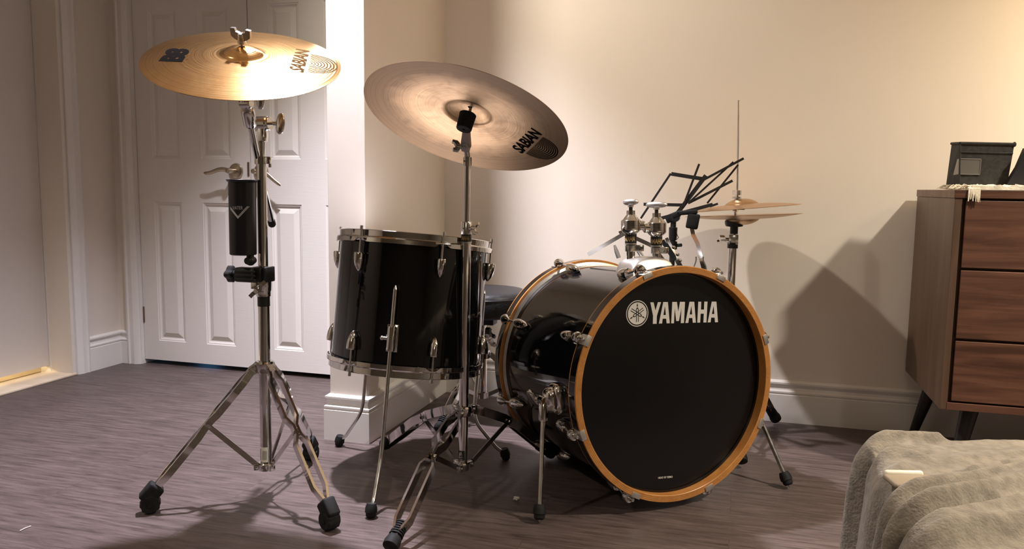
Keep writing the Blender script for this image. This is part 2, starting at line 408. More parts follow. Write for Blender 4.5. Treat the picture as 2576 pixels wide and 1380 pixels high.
# back wall: right of the wall end, and pieces round the double door
bw = MB()
bw.box((.78, 2.915, H_CEIL / 2), (3.77, .12, H_CEIL))                      # main back wall  x -1.105 .. 2.665
bw.box((-2.625, 2.945, H_CEIL / 2), (.19, .18, H_CEIL))                    # left of door
bw.box((-1.86, 2.945, 2.21), (1.34, .18, .30))                             # above door
bw.box((-1.255, 2.945, H_CEIL / 2), (.27, .18, H_CEIL))                    # right of door, behind the wall end
struct(bw.build('wall_back', M['wall'], smooth=False))
struct(MB().box((-1.162, 2.53, H_CEIL / 2), (.126, .68, H_CEIL), bev=.002).build('wall_end', M['wall'], smooth=False))
lw = MB()
lw.box((-2.69, 2.72, H_CEIL / 2), (.12, .27, H_CEIL))
lw.box((-2.69, .05, H_CEIL / 2), (.12, 3.3, H_CEIL))
lw.box((-2.69, 2.14, 2.21), (.12, .91, .30))
struct(lw.build('wall_left', M['wall'], smooth=False))
struct(MB().box((2.72, .62, H_CEIL / 2), (.12, 5.0, H_CEIL)).build('wall_right', M['dark_wall'], smooth=False))
struct(MB().box((0, -1.86, H_CEIL / 2), (5.6, .12, H_CEIL)).build('wall_front', M['dark_wall'], smooth=False))

# baseboards: moulded profile (offset from wall, height)
BB = [(0, 0), (.015, 0), (.015, .096), (.011, .099), (.0145, .103), (.0145, .108), (.008, .113), (.006, .121), (.010, .129), (.0125, .133), (.0125, .139), (.008, .142), (.004, .145), (0, .146)]
def baseboard(mb, a, b_, out, m0=0, m1=0):
    a = Vector((*a, 0)); b_ = Vector((*b_, 0)); out = Vector((*out, 0)); d = (b_ - a).normalized(); n = len(BB); vs = []
    for e, p in ((0, a), (1, b_)):
        for o_, h in BB:
            vs.append(p + out * o_ + Vector((0, 0, h)) + d * (o_ * (m0 if e == 0 else m1)))
    fs = [tuple(range(n)), tuple(reversed(range(n, 2 * n)))]
    for i in range(n - 1): fs.append((i, i + 1, i + 1 + n, i + n))
    mb.add(vs, fs)
mb = MB(); baseboard(mb, (-1.099, 2.855), (2.66, 2.855), (0, -1), 1, 0)
struct(mb.build('baseboard_back', M['white_trim'], ang=25))
mb = MB(); baseboard(mb, (-1.225, 2.19), (-1.099, 2.19), (0, -1), -1, 1)
baseboard(mb, (-1.099, 2.19), (-1.099, 2.855), (1, 0), -1, -1); baseboard(mb, (-1.225, 2.855), (-1.225, 2.19), (-1, 0), 0, 1)
struct(mb.build('baseboard_wall_end', M['white_trim'], ang=25))
mb = MB(); baseboard(mb, (-2.63, 2.665), (-2.63, 2.855), (1, 0), 0, -1); baseboard(mb, (-2.63, 2.855), (-2.578, 2.855), (0, -1), 1, 0)
struct(mb.build('baseboard_left', M['white_trim'], ang=25))

# door casing of the double door (left side + head) and jambs
CAS = [(0, 0), (0, .011), (.004, .016), (.014, .019), (.020, .014), (.040, .016), (.048, .013), (.056, .010), (.062, .006), (.062, 0)]
def casing_v(mb, x_out, sx, ywall, sy, z0, z1, axis='x'):
    n = len(CAS); vs = []
    for z in (z0, z1):
        for w, o_ in CAS:
            if axis == 'x': vs.append(Vector((x_out + sx * w, ywall + sy * o_, z)))
            else: vs.append(Vector((ywall + sy * o_, x_out + sx * w, z)))
    fs = [tuple(range(n)), tuple(reversed(range(n, 2 * n)))]
    for i in range(n): fs.append((i, (i + 1) % n, (i + 1) % n + n, i + n))
    mb.add(vs, fs)
mb = MB(); casing_v(mb, -2.588, 1, 2.855, -1, 0, 2.12)
mb.box((-2.527, 2.94, 1.03), (.012, .17, 2.06)); mb.box((-1.86, 2.845, 2.09), (1.36, .02, .06))
struct(mb.build('trim_1', M['white_trim'], ang=25))
# casing, jamb and stop of the left doorway
mb = MB(); casing_v(mb, 2.668, -1, -2.63, 1, 0, 2.12, 'y')
mb.box((-2.685, 2.6065, 1.03), (.11, .013, 2.06)); mb.box((-2.768, 2.5925, 1.03), (.052, .017, 2.06))
mb.box((-2.62, 2.14, 2.09), (.02, 1.0, .06))
struct(mb.build('trim_2', M['white_trim'], ang=25))
struct(MB().box((-2.70, 2.13, .004), (.15, .94, .008), bev=.002).build('trim_3', M['threshold']))
# hall room beyond the left door, so the light under the door has something to fall on
struct(MB().box((-3.3, 1.9, .002), (1.0, 1.8, .004)).build('floor_hall', M['threshold']))

# ---- panelled double door
DX0, DW, DY, DZ0, DZ1 = -2.519, .557, 2.872, .020, 2.045
def panel_door(name, x0, x1, y, z0, z1, cols, rows):
    """front face at y with moulded raised panels, extruded back 35 mm"""
    mb = MB()
    xs = sorted({x0, x1, *[c for p in cols for c in p]}); zs = sorted({z0, z1, *[c for p in rows for c in p]})
    isp = lambda xa, xb, za, zb: any(abs(xa - p[0]) < 1e-6 and abs(xb - p[1]) < 1e-6 for p in cols) and any(abs(za - p[0]) < 1e-6 and abs(zb - p[1]) < 1e-6 for p in rows)
    for i in range(len(xs) - 1):
        for j in range(len(zs) - 1):
            xa, xb, za, zb = xs[i], xs[i + 1], zs[j], zs[j + 1]
            if isp(xa, xb, za, zb):
                rings = [(0, 0), (.003, .003), (.007, .003), (.011, .007), (.016, .0085), (.034, .002), (.037, .0012)]
                vs = []; fs = []
                for ins, dep in rings:
                    vs += [(xa + ins, y + dep, za + ins), (xb - ins, y + dep, za + ins), (xb - ins, y + dep, zb - ins), (xa + ins, y + dep, zb - ins)]
                for k in range(len(rings) - 1):
                    for e in range(4):
                        a = k * 4 + e; c = k * 4 + (e + 1) % 4; fs.append((a, c, c + 4, a + 4))
                k = (len(rings) - 1) * 4; fs.append((k, k + 1, k + 2, k + 3)); mb.add(vs, fs)
            else: mb.add([(xa, y, za), (xb, y, za), (xb, y, zb), (xa, y, zb)], [(0, 1, 2, 3)])
    yb = y + .035
    mb.add([(x0, yb, z0), (x1, yb, z0), (x1, yb, z1), (x0, yb, z1), (x0, y, z0), (x1, y, z0), (x1, y, z1), (x0, y, z1)],
           [(3, 2, 1, 0), (0, 1, 5, 4), (1, 2, 6, 5), (2, 3, 7, 6), (3, 0, 4, 7)])
    return struct(mb.build(name, M['door'], loc=(x0, y, z0), ang=12))
ROWS = [(.107, .714), (.897, 1.512), (1.66, 1.90)]
def cols_for(x0): return [(x0 + .076, x0 + .216), (x0 + .322, x0 + .467)]
door_l = panel_door('door_1', DX0, DX0 + DW, DY, DZ0, DZ1, cols_for(DX0), ROWS)
D2 = DX0 + DW + .004
door_r = panel_door('door_2', D2, D2 + DW, DY, DZ0, DZ1, [(D2 + .094, D2 + .232), (D2 + .342, D2 + .482)], ROWS)
def lever(door, x, z, sgn, droop):
    h = MB(); h.lathe([(1e-5, -.012), (.020, -.012), (.030, -.008), (.033, -.003), (.033, 0), (1e-5, 0)], (x, DY, z), (0, 1, 0), 32)
    h.lathe([(.011, 0), (.0105, .030), (.012, .045), (.010, .052), (1e-5, .054)], (x, DY - .008, z), (0, -1, 0), 20)
    pts = []; rr = []
    for i in range(14):
        t = i / 13
        pts.append((x + sgn * (.002 + .118 * t), DY - .050 - .004 * sin(pi * t), z + .006 * sin(2 * pi * t * .9) - droop * t * t)); rr.append(.0095 - .003 * t if i < 13 else .004)
    h.tube(pts, rr, 14, ell=((0, 0, 1), 1.05, .65))
    return h.build('door_handle', M['nickel'], door)
hx = at(593, 430, DY - .005)
lever(door_l, hx.x, hx.z, -1, .006)
hx2 = at(656, 431, DY - .005)
lever(door_r, hx2.x, hx2.z, 1, .052)
pl = MB(); p = at(627, 425, DY); pl.box((p.x - .003, DY - .0015, p.z), (.008, .003, .057)); pl.build('latch_plate', M['bronze_hinge'], door_l)
p = at(358, 790, DY)
hg = MB(); hg.cyl((p.x - .004, DY - .006, p.z - .037), (p.x - .004, DY - .006, p.z + .037), .0055, 14, .001); hg.box((p.x + .006, DY - .001, p.z), (.014, .003, .07))
hg.build('hinge', M['bronze_hinge'], door_l)
# dark closet behind the double door
struct(MB().box((-1.86, 3.6, 1.0), (2.2, .05, 2.4)).build('wall_closet', M['ink'], smooth=False))
# ---- flat left door, a little open at the bottom
d3 = MB().box((-2.767, 2.1225, 1.038), (.035, .92, 2.008), bev=.001).build('door_3', M['door'], loc=(-2.767, 2.59, .02))
struct(d3)
p = onx = None
hg3 = MB(); hg3.cyl((-2.7485, 2.588, .115), (-2.7485, 2.588, .185), .004, 12); hg3.build('hinge', M['bronze_hinge'], d3)

# ================================================================== DRUM HARDWARE HELPERS
def lerp(a, b_, t): return Vector(a) * (1 - t) + Vector(b_) * t
UP = Vector((0, 0, 1))
def wingnut(mb, c, axis, span_dir, s=1.0):
    a, _, _ = frame(axis); sd = Vector(span_dir); sd = (sd - a * sd.dot(a)).normalized(); c = Vector(c)
    mb.lathe([(1e-5, 0), (.0075 * s, 0), (.0085 * s, .004 * s), (.0075 * s, .017 * s), (1e-5, .018 * s)], c, a, 18)
    for sg in (-1, 1):
        mb.prism([(.003 * s, .000 * s), (.013 * s, .004 * s), (.0215 * s, .010 * s), (.0225 * s, .0265 * s), (.0125 * s, .0275 * s), (.0105 * s, .0205 * s), (.003 * s, .018 * s)], c, sd * sg, a, .0085 * s)
def tknob(mb, c, axis, span_dir, s=1.0):
    a, _, _ = frame(axis); sd = Vector(span_dir); sd = (sd - a * sd.dot(a)).normalized(); c = Vector(c)
    mb.tube([c, c + a * .022 * s], .005 * s, 12)
    w = a.cross(sd)
    R = Matrix((sd, w, a)).transposed()
    mb.ellipsoid(c + a * .028 * s, (.026 * s, .0075 * s, .011 * s), R, 20, 12, .8)
def bullet_lug(mb, p, along, out, L=.058, r=.0125):
    """teardrop lug: flat end at p, tapering for L along the shell"""
    p = Vector(p); al = Vector(along).normalized(); ou = Vector(out).normalized(); prof = [(0, .72), (.0, .93), (.06, 1.0), (.3, 1.0), (.5, .93), (.7, .76), (.85, .52), (.95, .28), (1.0, .04)]
    mb.tube([p + al * (t * L) + ou * (r * .25 * (1 - t)) for t, _ in prof], [r * k for _, k in prof], 20, True, ((ou), 1.15, .95))

def tripod(root, hub, brk, feet, foot_fn, sep=.013, leg_w=.015, t_joint=.46, hub_off=.026, brk_off=.02, th=.0032, knee=0.0, metal='chrome'):
    hub, brk = Vector(hub), Vector(brk)
    for f in feet:
        f = Vector(f); out = Vector((f.x - hub.x, f.y - hub.y, 0)).normalized(); lat = UP.cross(out)
        a = hub + out * hub_off; e = Vector((f.x, f.y, f.z))
        prof = [(0, .35), (.06, .55), (.11, 1), (t_joint - .10, 1), (t_joint - .04, .28), (t_joint + .03, .28), (t_joint + .09, 1), (.86, 1), (.95, .3), (1.0, .3)]
        up_n = lat.cross((e - a).normalized())
        if up_n.z < 0: up_n = -up_n
        lg = MB()
        for sg in (-1, 1):
            path = [lerp(a, e, t) + UP * (knee * sin(pi * min(1, t / .9))) + lat * (sg * sep * k) for t, k in prof]
            lg.strip(path, leg_w, th, up_n)
        for t in (.0, t_joint):
            q = lerp(a, e, t) + UP * (knee * sin(pi * t)); lg.cyl(q - lat * .010, q + lat * .010, .0048, 12)
        leg = lg.build('leg', M[metal], root, ang=30)
        j = lerp(a, e, t_joint) + UP * (knee * sin(pi * t_joint / .9)) - up_n * .003
        bt = MB(); bstart = brk + out * brk_off
        bt.strip([bstart, j], .013, .003, lat.cross((j - bstart).normalized())); bt.cyl(bstart - lat * .006, bstart + lat * .006, .004, 12)
        bt.build('brace', M[metal], root)
        fm_ = MB(); foot_fn(fm_, a, e, out, lat)
        fm_.build('rubber_foot', M['rubber'], leg)
def foot_wheel(mb, a, e, out, lat):
    d = (e - a).normalized(); n = lat.cross(d)
    R = Matrix((d, lat, n)).transposed()
    mb.box(e + d * .004, (.046, .032, .040), R, .006, 3)
    c = Vector((e.x + out.x * .006, e.y + out.y * .006, .0245)); k = 40
    prof = [(1e-5, -.017), (.020, -.017), (.0235, -.014), (.0235, .014), (.020, .017), (1e-5, .017)]
    vs = MB(); vs.lathe(prof, c, lat, k)
    for i, v in enumerate(vs.v):
        j = i % k
        if i // k in (2, 3) and (j // 2) % 2: v += (c - v).normalized() * .0018
    mb.add(vs.v, vs.f)
    mb.lathe([(1e-5, .0195), (.006, .0195), (.007, .017), (.007, -.017), (.006, -.0195), (1e-5, -.0195)], c, lat, 16)
def foot_ribbed(mb, a, e, out, lat):
    d = (e - a).normalized(); q = e - d * .055; prof = []
    for i in range(6):
        prof += [(.0115, i * .0065), (.0145 + i * .0004, i * .0065 + .001), (.0145 + i * .0004, i * .0065 + .004), (.0115, i * .0065 + .005)]
    prof += [(.0165, .043), (.019, .056), (.018, .066), (.010, .070), (1e-5, .071)]
    mb.lathe([(1e-5, 0)] + prof, q, d, 22)
def foot_round(mb, p, d, r=.015, L=.034):
    d = Vector(d).normalized()
    mb.lathe([(1e-5, 0), (r * .78, 0), (r * .86, L * .12), (r, L * .3), (r * 1.03, L * .62), (r * .88, L * .66), (r * .84, L * .88), (r * .6, L), (1e-5, L * 1.01)], p, d, 24)

def cymbal_profile(R, bell_r, bell_h, bow_h, th=.0011):
    top = []
    n = 26
    for i in range(n + 1):
        r = R * (1 - i / n)
        if r > bell_r: break
        # bell handled below
    pts = []
    for i in range(24):
        r = R + (bell_r - R) * i / 23
        u = (R - r) / (R - bell_r); pts.append((r, bow_h * (1 - max(0.0, 1 - u) ** 1.7)))
    b0 = bow_h
    for i in range(1, 13):
        t = i / 12; r = bell_r + (.006 - bell_r) * t
        pts.append((r, b0 + bell_h * (sin(t * pi / 2) ** .75 if t < 1 else 1)))
    return pts
def cymbal_z(pts, r):
    if r >= pts[0][0]: return pts[0][1]
    for (r0, z0), (r1, z1) in zip(pts, pts[1:]):
        if r <= r0 and r >= r1: return z0 + (z1 - z0) * (r0 - r) / (r0 - r1)
    return pts[-1][1]
def make_cymbal(name, c, n, R, bell_r, bell_h, bow_h, mat_, spin=0.0, flip=False):
    n = Vector(n).normalized()
    q = n.to_track_quat('Z', 'Y')
    Rm = q.to_matrix() @ Matrix.Rotation(spin, 3, 'Z')
    pts = cymbal_profile(R, bell_r, bell_h, bow_h); th = .0012
    prof = [(r, z) for r, z in pts] + [(r, z - th) for r, z in reversed(pts)]
    mb = MB(); mb.lathe(prof, (0, 0, 0), (0, 0, 1), 144, True)
    o = mb.build(name, mat_, ang=50)
    o.matrix_world = Matrix.Translation(c) @ Rm.to_4x4()
    inv = o.matrix_world.inverted()
    def mapper(under, off=.00035):
        def fn(px, py):
            d = inv.to_3x3() @ ray(px, py); e = inv @ EYE
            lo = (pts[0][1] + pts[-1][1]) * .2
            z = .01
            for _ in range(12):
                t = (z - e.z) / d.z; p_ = e + d * t; z = cymbal_z(pts, hypot(p_.x, p_.y)) - (th if under else 0)
            return Vector((p_.x, p_.y, z + (-off if under else off)))
        return fn
    return o, mapper
def local_child(mb, name, material, parent):
    me = bpy.data.meshes.new(name); me.from_pydata([tuple(v) for v in mb.v], [], mb.f); me.update(); me.materials.append(material)
    o = bpy.data.objects.new(name, me); COL.objects.link(o); o.parent = parent
    return o
def put_text(body, quad, fn, bold=.03, space=1.0):
    pts, fs = text_tris(body, bold, space); mb = MB()
    vs = []
    for s, t in pts:
        q = bilin(quad, s, t); vs.append(fn(q.x, q.y))
    return mb.add(vs, fs)

# ================================================================== LEFT: boom stand, crash, stick holder
SL = Vector((-1.146, 1.72, 0))
st = thing('boom_cymbal_stand', 'tall chrome boom stand on wheel-shaped feet holding the bright cymbal by the double door', 'cymbal stand', SL)
def PL(z, x=0, y=0):      # pole points, a hair off plumb as in the photo
    return Vector((SL.x + .004 * (z - .3) / .6 + x, SL.y + y, z))
MB().tube([PL(.072), PL(.522)], .0142, 28).build('base_tube', M['chrome'], st)
MB().tube([PL(.50), PL(.856)], .0122, 28).build('middle_tube', M['chrome'], st)
MB().lathe([(1e-5, 0), (.0088, 0), (.0088, .02), (.0105, .045), (.0115, .055), (1e-5, .055)][::1], PL(.845), (0, 0, 1), 24).build('top_tube', M['chrome'], st)
mb = MB(); mb.lathe([(.0123, 0), (.0165, 0), (.0165, .018), (.0123, .018)], PL(.846), UP, 28, True); mb.box(PL(.855, .021, -.004), (.014, .012, .018), None, .002); mb.cyl(PL(.838, .026, -.004), PL(.846, .026, -.004), .004)
mb.build('upper_collar', M['chrome'], st)
MB().lathe([(.0144, 0), (.0152, 0), (.0152, .025), (.0144, .025)], PL(.494), UP, 28, True).build('tape_band', M['black_plastic'], st)
mb = MB(); mb.lathe([(.013, 0), (.0175, .001), (.018, .013), (.0195, .016), (.0205, .040), (.013, .040)], PL(.518), UP, 28, True)
mb.box(PL(.548, -.012, -.010), (.022, .022, .020), None, .002)
mb.cyl(PL(.545, .002, -.018), PL(.545, .010, -.034), .006, 16)
wingnut(mb, PL(.541, .007, -.030), (.45, -.88, .1), (.75, .2, .8), 1.15)
mb.build('height_clamp', M['chrome'], st)
# tripod crown and lower bracket
mb = MB(); mb.lathe([(.0145, .0), (.024, .0), (.0255, .004), (.0255, .024), (.021, .028), (.0145, .028)], PL(.326), UP, 30, True)
feetL = [Vector((-1.350, 1.546, .052)), Vector((-.900, 1.592, .052)), Vector((-1.175, 1.980, .052))]
for f in feetL:
    o_ = Vector((f.x - SL.x, f.y - SL.y, 0)).normalized(); l_ = UP.cross(o_)
    mb.hexa([PL(.325) + o_ * .020 - l_ * .009, PL(.318) + o_ * .040 - l_ * .0075, PL(.318) + o_ * .040 + l_ * .0075, PL(.325) + o_ * .020 + l_ * .009,
             PL(.352) + o_ * .020 - l_ * .009, PL(.338) + o_ * .040 - l_ * .0075, PL(.338) + o_ * .040 + l_ * .0075, PL(.352) + o_ * .020 + l_ * .009])
mb.build('leg_crown', M['chrome'], st)
mb = MB(); mb.lathe([(1e-5, 0), (.019, 0), (.0215, .004), (.0215, .017), (.019, .020), (1e-5, .020)], PL(.071), UP, 30)
for f in feetL:
    o_ = Vector((f.x - SL.x, f.y - SL.y, 0)).normalized(); l_ = UP.cross(o_)
    mb.box(PL(.081) + o_ * .023, (.018, .016, .016), Matrix((o_, l_, UP)).transposed(), .003)
mb.build('brace_bracket', M['chrome'], st)
tripod(st, PL(.338), PL(.082), feetL, foot_wheel, sep=.016, leg_w=.017, t_joint=.47, th=.0065)
sk = MB(); a0, a1 = radians(-150), radians(-40); vs = []; fs = []
for i in range(9):
    t = a0 + (a1 - a0) * i / 8
    for z in (.094, .133): vs.append(PL(z) + Vector((cos(t), sin(t), 0)) * .01445)
for i in range(8): fs.append((i * 2, i * 2 + 2, i * 2 + 3, i * 2 + 1))
stk = sk.add(vs, fs).build('price_sticker', M['sticker'], st)
bc = MB()
for i in range(9):
    t0 = radians(-148 + i * 4.2); w = radians(1.2 if i % 3 else 2.2)
    vs = [PL(z) + Vector((cos(t), sin(t), 0)) * .0146 for t, z in ((t0, .098), (t0 + w, .098), (t0 + w, .128), (t0, .128))]; bc.add(vs, [(0, 1, 2, 3)])
for i in range(4):
    t0 = radians(-92 + i * 12); vs = [PL(z) + Vector((cos(t), sin(t), 0)) * .0146 for t, z in ((t0, .100), (t0 + .07, .100), (t0 + .07, .124), (t0, .124))]; bc.add(vs, [(0, 1, 2, 3)])
bc.build('barcode', M['ink'], stk)

# boom ratchet and arm
CC1, CN1 = Vector((-1.0933, 1.5834, 1.0674)), Vector((.258, -.4707, 1)).normalized()
boom_top = CC1 - CN1 * .092
mb = MB()
tb = at(662, 345, 1.72)
mb.box((tb.x, 1.72, .918), (.020, .020, .036), None, .003)
mb.cyl((tb.x - .020, 1.722, .944), (tb.x + .014, 1.722, .944), .0175, 28, .003)
mb.cyl((tb.x + .0145, 1.722, .944), (tb.x + .020, 1.722, .944), .0165, 28, .001)
mb.cyl((tb.x - .041, 1.735, .944), (tb.x - .0195, 1.735, .944), .0185, 24, .003)
tilt = mb.build('boom_ratchet', M['chrome'], st)
mb = MB(); tknob(mb, (tb.x + .020, 1.722, .944), (1, 0, -.03), (0, .15, 1), 1.0); mb.build('wing_screw', M['chrome_soft'], st)
b_lo = at(684, 562, 1.83); b_hi = at(622, 275, boom_top.y + .012)
MB().tube([b_lo, b_hi], .0078, 22).build('boom_arm', M['chrome'], st)
d_ = (b_hi - b_lo).normalized()
MB().lathe([(1e-5, -.003), (.008, -.003), (.0098, 0), (.0098, .014), (.0082, .016), (1e-5, .016)], b_lo - d_ * .004, d_, 20).build('arm_end_cap', M['rubber'], st)
mb = MB(); q = b_lo + d_ * ((.944 - b_lo.z) / d_.z); mb.lathe([(.0079, 0), (.014, 0), (.0155, .004), (.0155, .040), (.014, .044), (.0079, .044)], q - d_ * .012, d_, 24, True)
mb.lathe([(.0079, 0), (.0125, 0), (.0125, .022), (.0079, .022)], q + d_ * .040, d_, 24, True)
mb.build('arm_clamp', M['chrome'], st)
# cymbal tilter: block, rod, felts, wing nut
mb = MB(); R_ = CN1.to_track_quat('Z', 'Y').to_matrix()
mb.box(lerp(b_hi, boom_top, .45), (.020, .022, .026), R_, .003); mb.cyl(boom_top - Vector((.014, 0, .004)), boom_top + Vector((.014, 0, -.004)), .012, 22, .002)
mb.tube([boom_top, CC1 + CN1 * .058], .0032, 12)
mb.build('cymbal_tilter', M['chrome'], st)
mb = MB(); kx = at(657, 262, boom_top.y); tknob(mb, kx + Vector((-.026, 0, .012)), (1, .1, -.1), (0, -.1, 1), .85); mb.build('wing_screw', M['chrome_soft'], st)
MB().lathe([(.0033, 0), (.017, 0), (.0175, .004), (.0155, .014), (.006, .016), (.0033, .016)], CC1 + CN1 * .019, CN1, 24, True).build('felt_washer', M['felt'], st)
mb = MB(); wingnut(mb, CC1 + CN1 * .049, CN1, (1, .1, 0), 1.02); mb.lathe([(1e-5, -.005), (.009, -.005), (.009, 0), (1e-5, 0)], CC1 + CN1 * .049, CN1, 18)
mb.build('wing_nut', M['chrome_soft'], st)

crash, mp1 = make_cymbal('crash_cymbal', CC1, CN1, .2145, .047, .017, .020, M['brass_crash'])
tag(crash, 'bright golden cymbal lit from above, tilted toward the viewer on the tall left stand', 'cymbal')
z1 = lambda x, y: (320 + x / 3.1367, 60 + y / 3.1367)
f1 = mp1(False)
local_child(put_text('SABIAN', [z1(1392, 390), z1(1442, 214), z1(1332, 196), z1(1277, 352)], f1, .028, .95), 'maker_name', M['logo_ink'], crash)
def arc_emblem(fn, c, S, T, nring=8, w=.045):
    mb = MB()
    for k in range(nring):
        a = 1.0 - k * (1.0 / nring); wi = w * (.8 + .4 * a); vs = []; fs = []; n = 28
        for i in range(n + 1):
            th = pi * i / n
            for rr in (a, max(.01, a - wi)):
                s = cos(th) * rr; t = (max(0.0, sin(th)) ** .82) * rr
                vs.append(fn(c[0] + S[0] * s + T[0] * t, c[1] + S[1] * s + T[1] * t))
        for i in range(n): fs.append((2 * i, 2 * i + 1, 2 * i + 3, 2 * i + 2))
        mb.add(vs, fs)
    return mb
local_child(arc_emblem(f1, z1(1438, 310), (14 / 3.1367, -69 / 3.1367), (222 / 3.1367, 34 / 3.1367), 9, .04), 'arc_emblem', M['logo_ink'], crash)
z8 = lambda x, y: (380 + x / 19.717, 100 + y / 19.717)
local_child(put_text('B8', [z8(1545, 1108), z8(1985, 470), z8(850, 400), z8(355, 1060)], f1, .06, .88), 'model_mark', M['logo_ink_dark'], crash)
local_child(put_text('Thin Crash', [z8(1790, 1030), z8(2120, 500), z8(2030, 490), z8(1690, 1020)], f1, .02), 'small_print', M['logo_ink'], crash)

# stick holder
HC = at(612, 640, 1.676); HT = at(609, 452, 1.676)
sh = thing('stick_holder', 'black plastic drumstick tube clamped to the pole of the tall left stand', 'stick holder', (HC.x, HC.y, HC.z))
hax = (HT - HC).normalized(); hl = (HT - HC).length
MB().lathe([(1e-5, 0), (.030, 0), (.0318, .002), (.0322, hl - .006), (.0355, hl - .004), (.0375, hl), (.0355, hl + .0005), (.0300, hl - .004), (.0300, .004), (1e-5, .004)], HC, hax, 48).build('holder_tube', M['gloss_plastic'], sh)
def on_holder(off=.0004):
    a_, u_, v_ = frame(hax)
    def fn(px, py):
        d = ray(px, py); dp = d - hax * d.dot(hax); op = (EYE - HC) - hax * (EYE - HC).dot(hax)
        A = dp.dot(dp); B = 2 * dp.dot(op); r = .0321 + off; C = op.dot(op) - r * r; D = max(0, B * B - 4 * A * C)
        return EYE + d * ((-B - sqrt(D)) / (2 * A))
    return fn
fh = on_holder(); zh = lambda x, y: (560 + x / 4.3125, 440 + y / 4.3125)
lg = MB()
def quad_strip(mb, a, b_, c, d, fn, n=8):
    vs = []; fs = []
    for i in range(n + 1):
        t = i / n
        p0 = (a[0] + (b_[0] - a[0]) * t, a[1] + (b_[1] - a[1]) * t); p1 = (d[0] + (c[0] - d[0]) * t, d[1] + (c[1] - d[1]) * t)
        vs += [fn(*p0), fn(*p1)]
    for i in range(n): fs.append((2 * i, 2 * i + 1, 2 * i + 3, 2 * i + 2))
    mb.add(vs, fs)
quad_strip(lg, zh(82, 340), zh(165, 445), zh(165, 475), zh(84, 372), fh)
quad_strip(lg, zh(165, 445), zh(262, 340), zh(295, 340), zh(165, 475), fh)
lg.build('chevron_mark', M['grey_ink'], sh)
put_text('VATER', [zh(106, 374), zh(218, 374), zh(218, 338), zh(106, 338)], fh, .0).build('maker_name', M['grey_ink'], sh, smooth=False)
fh2 = on_holder(.0008)
put_text('PERCUSSION', [zh(178, 448), zh(275, 352), zh(269, 345), zh(172, 441)], fh2, .01).build('small_print', M['ink'], sh, smooth=False)
bj = at(630, 655, 1.676)
mb = MB(); mb.tube([at(629, 637, 1.676), at(630, 650, 1.676)], .0088, 18); mb.ellipsoid(bj, (.0125, .0125, .0125))
mb.cyl(bj + Vector((0, -.014, 0)), bj + Vector((0, .014, 0)), .0085, 18)
mb.build('ball_joint', M['black_plastic'], sh)
cz = at(640, 690, 1.70).z
mb = MB(); mb.box((SL.x - .028, 1.690, cz), (.050, .030, .036), None, .006, 3)
for dz in (-.010, 0, .010): mb.box((SL.x - .020, 1.6745, cz + dz), (.058, .004, .005), None, .0015)
mb.box((SL.x - .004, 1.6965, cz), (.034, .014, .036), None, .004)
mb.box((SL.x + .0205, 1.716, cz), (.009, .042, .038), None, .003)
mb.box((SL.x - .020, 1.716, cz), (.012, .042, .034), None, .003)
mb.build('pole_clamp', M['black_plastic'], sh)
mb = MB(); mb.cyl((SL.x - .068, 1.690, cz), (SL.x - .050, 1.690, cz), .010, 16)
kn = MB(); kn.lathe([(1e-5, 0), (.014, 0), (.018, .003), (.018, .017), (.014, .020), (1e-5, .020)], (SL.x - .080, 1.690, cz), (1, 0, 0), 40)
for i, v in enumerate(kn.v):
    th = 2 * pi * (i % 40) / 40; ctr = Vector((v.x, 1.690, cz)); v += (v - ctr) * (.16 * cos(4 * th))
mb.add(kn.v, kn.f); mb.build('clamp_knob', M['black_plastic'], sh)

# ================================================================== RIGHT: straight stand with the ride
SR = Vector((-.690, 1.935, 0))
s2 = thing('straight_cymbal_stand', 'low straight chrome stand with splayed flat legs holding the dull tilted cymbal', 'cymbal stand', SR)
def PR(z, x=0, y=0): return Vector((SR.x + .007 * (z - .1) / .8 + x, SR.y + y, z))
MB().tube([PR(.052), PR(.662)], .0128, 28).build('base_tube', M['chrome'], s2)
MB().tube([PR(.64), PR(.868)], .0082, 24).build('upper_tube', M['chrome'], s2)
mb = MB(); mb.lathe([(.0083, 0), (.0136, .0), (.0136, .030), (.0125, .032), (.0083, .032)], PR(.676), UP, 28, True); mb.cyl(PR(.690, .010, -.006), PR(.690, .018, -.010), .004, 12)
wingnut(mb, PR(.692, .016, -.006), (.9, -.3, 0), (.15, .3, .95), .75)
mb.cyl(PR(.691, -.003, -.0138), PR(.691, -.003, -.0130), .0022, 10)
mb.build('height_clamp', M['chrome_soft'], s2)
mb = MB(); mb.lathe([(.0129, 0), (.0140, 0), (.0140, .018), (.0129, .018)], PR(.657), UP, 32, True); band = mb.build('name_band', M['black_plastic'], s2)
MB().lathe([(.0129, 0), (.0141, 0), (.0141, .004), (.0129, .004)], PR(.653), UP, 32, True).build('band_rim', M['steel'], band)
def cyl_text(body, c, r, z0, z1, a0, a1, matn, parent, bold=.02, name='lettering'):
    pts, fs = text_tris(body, bold); c = Vector(c)
    vs = [c + Vector((cos(a0 + (a1 - a0) * s), sin(a0 + (a1 - a0) * s), 0)) * r + UP * (z0 + (z1 - z0) * t - c.z) for s, t in pts]
    return MB().add(vs, fs).build(name, M[matn], parent, smooth=False)
cyl_text('YAMAHA', PR(.657), .0142, .6605, .6715, radians(-152), radians(-38), 'gold_ink', band, .02, 'maker_name')
mb = MB(); mb.lathe([(.0083, 0), (.0112, 0), (.0112, .022), (.006, .0235), (1e-5, .0235)], PR(.850), UP, 24, True); mb.cyl(PR(.862, -.004, -.0116), PR(.862, -.004, -.0108), .0022, 10)
mb.build('upper_collar', M['chrome_soft'], s2)
CC2, CN2 = Vector((-.673, 1.893, .958)), Vector((.108, .427, .898)).normalized()
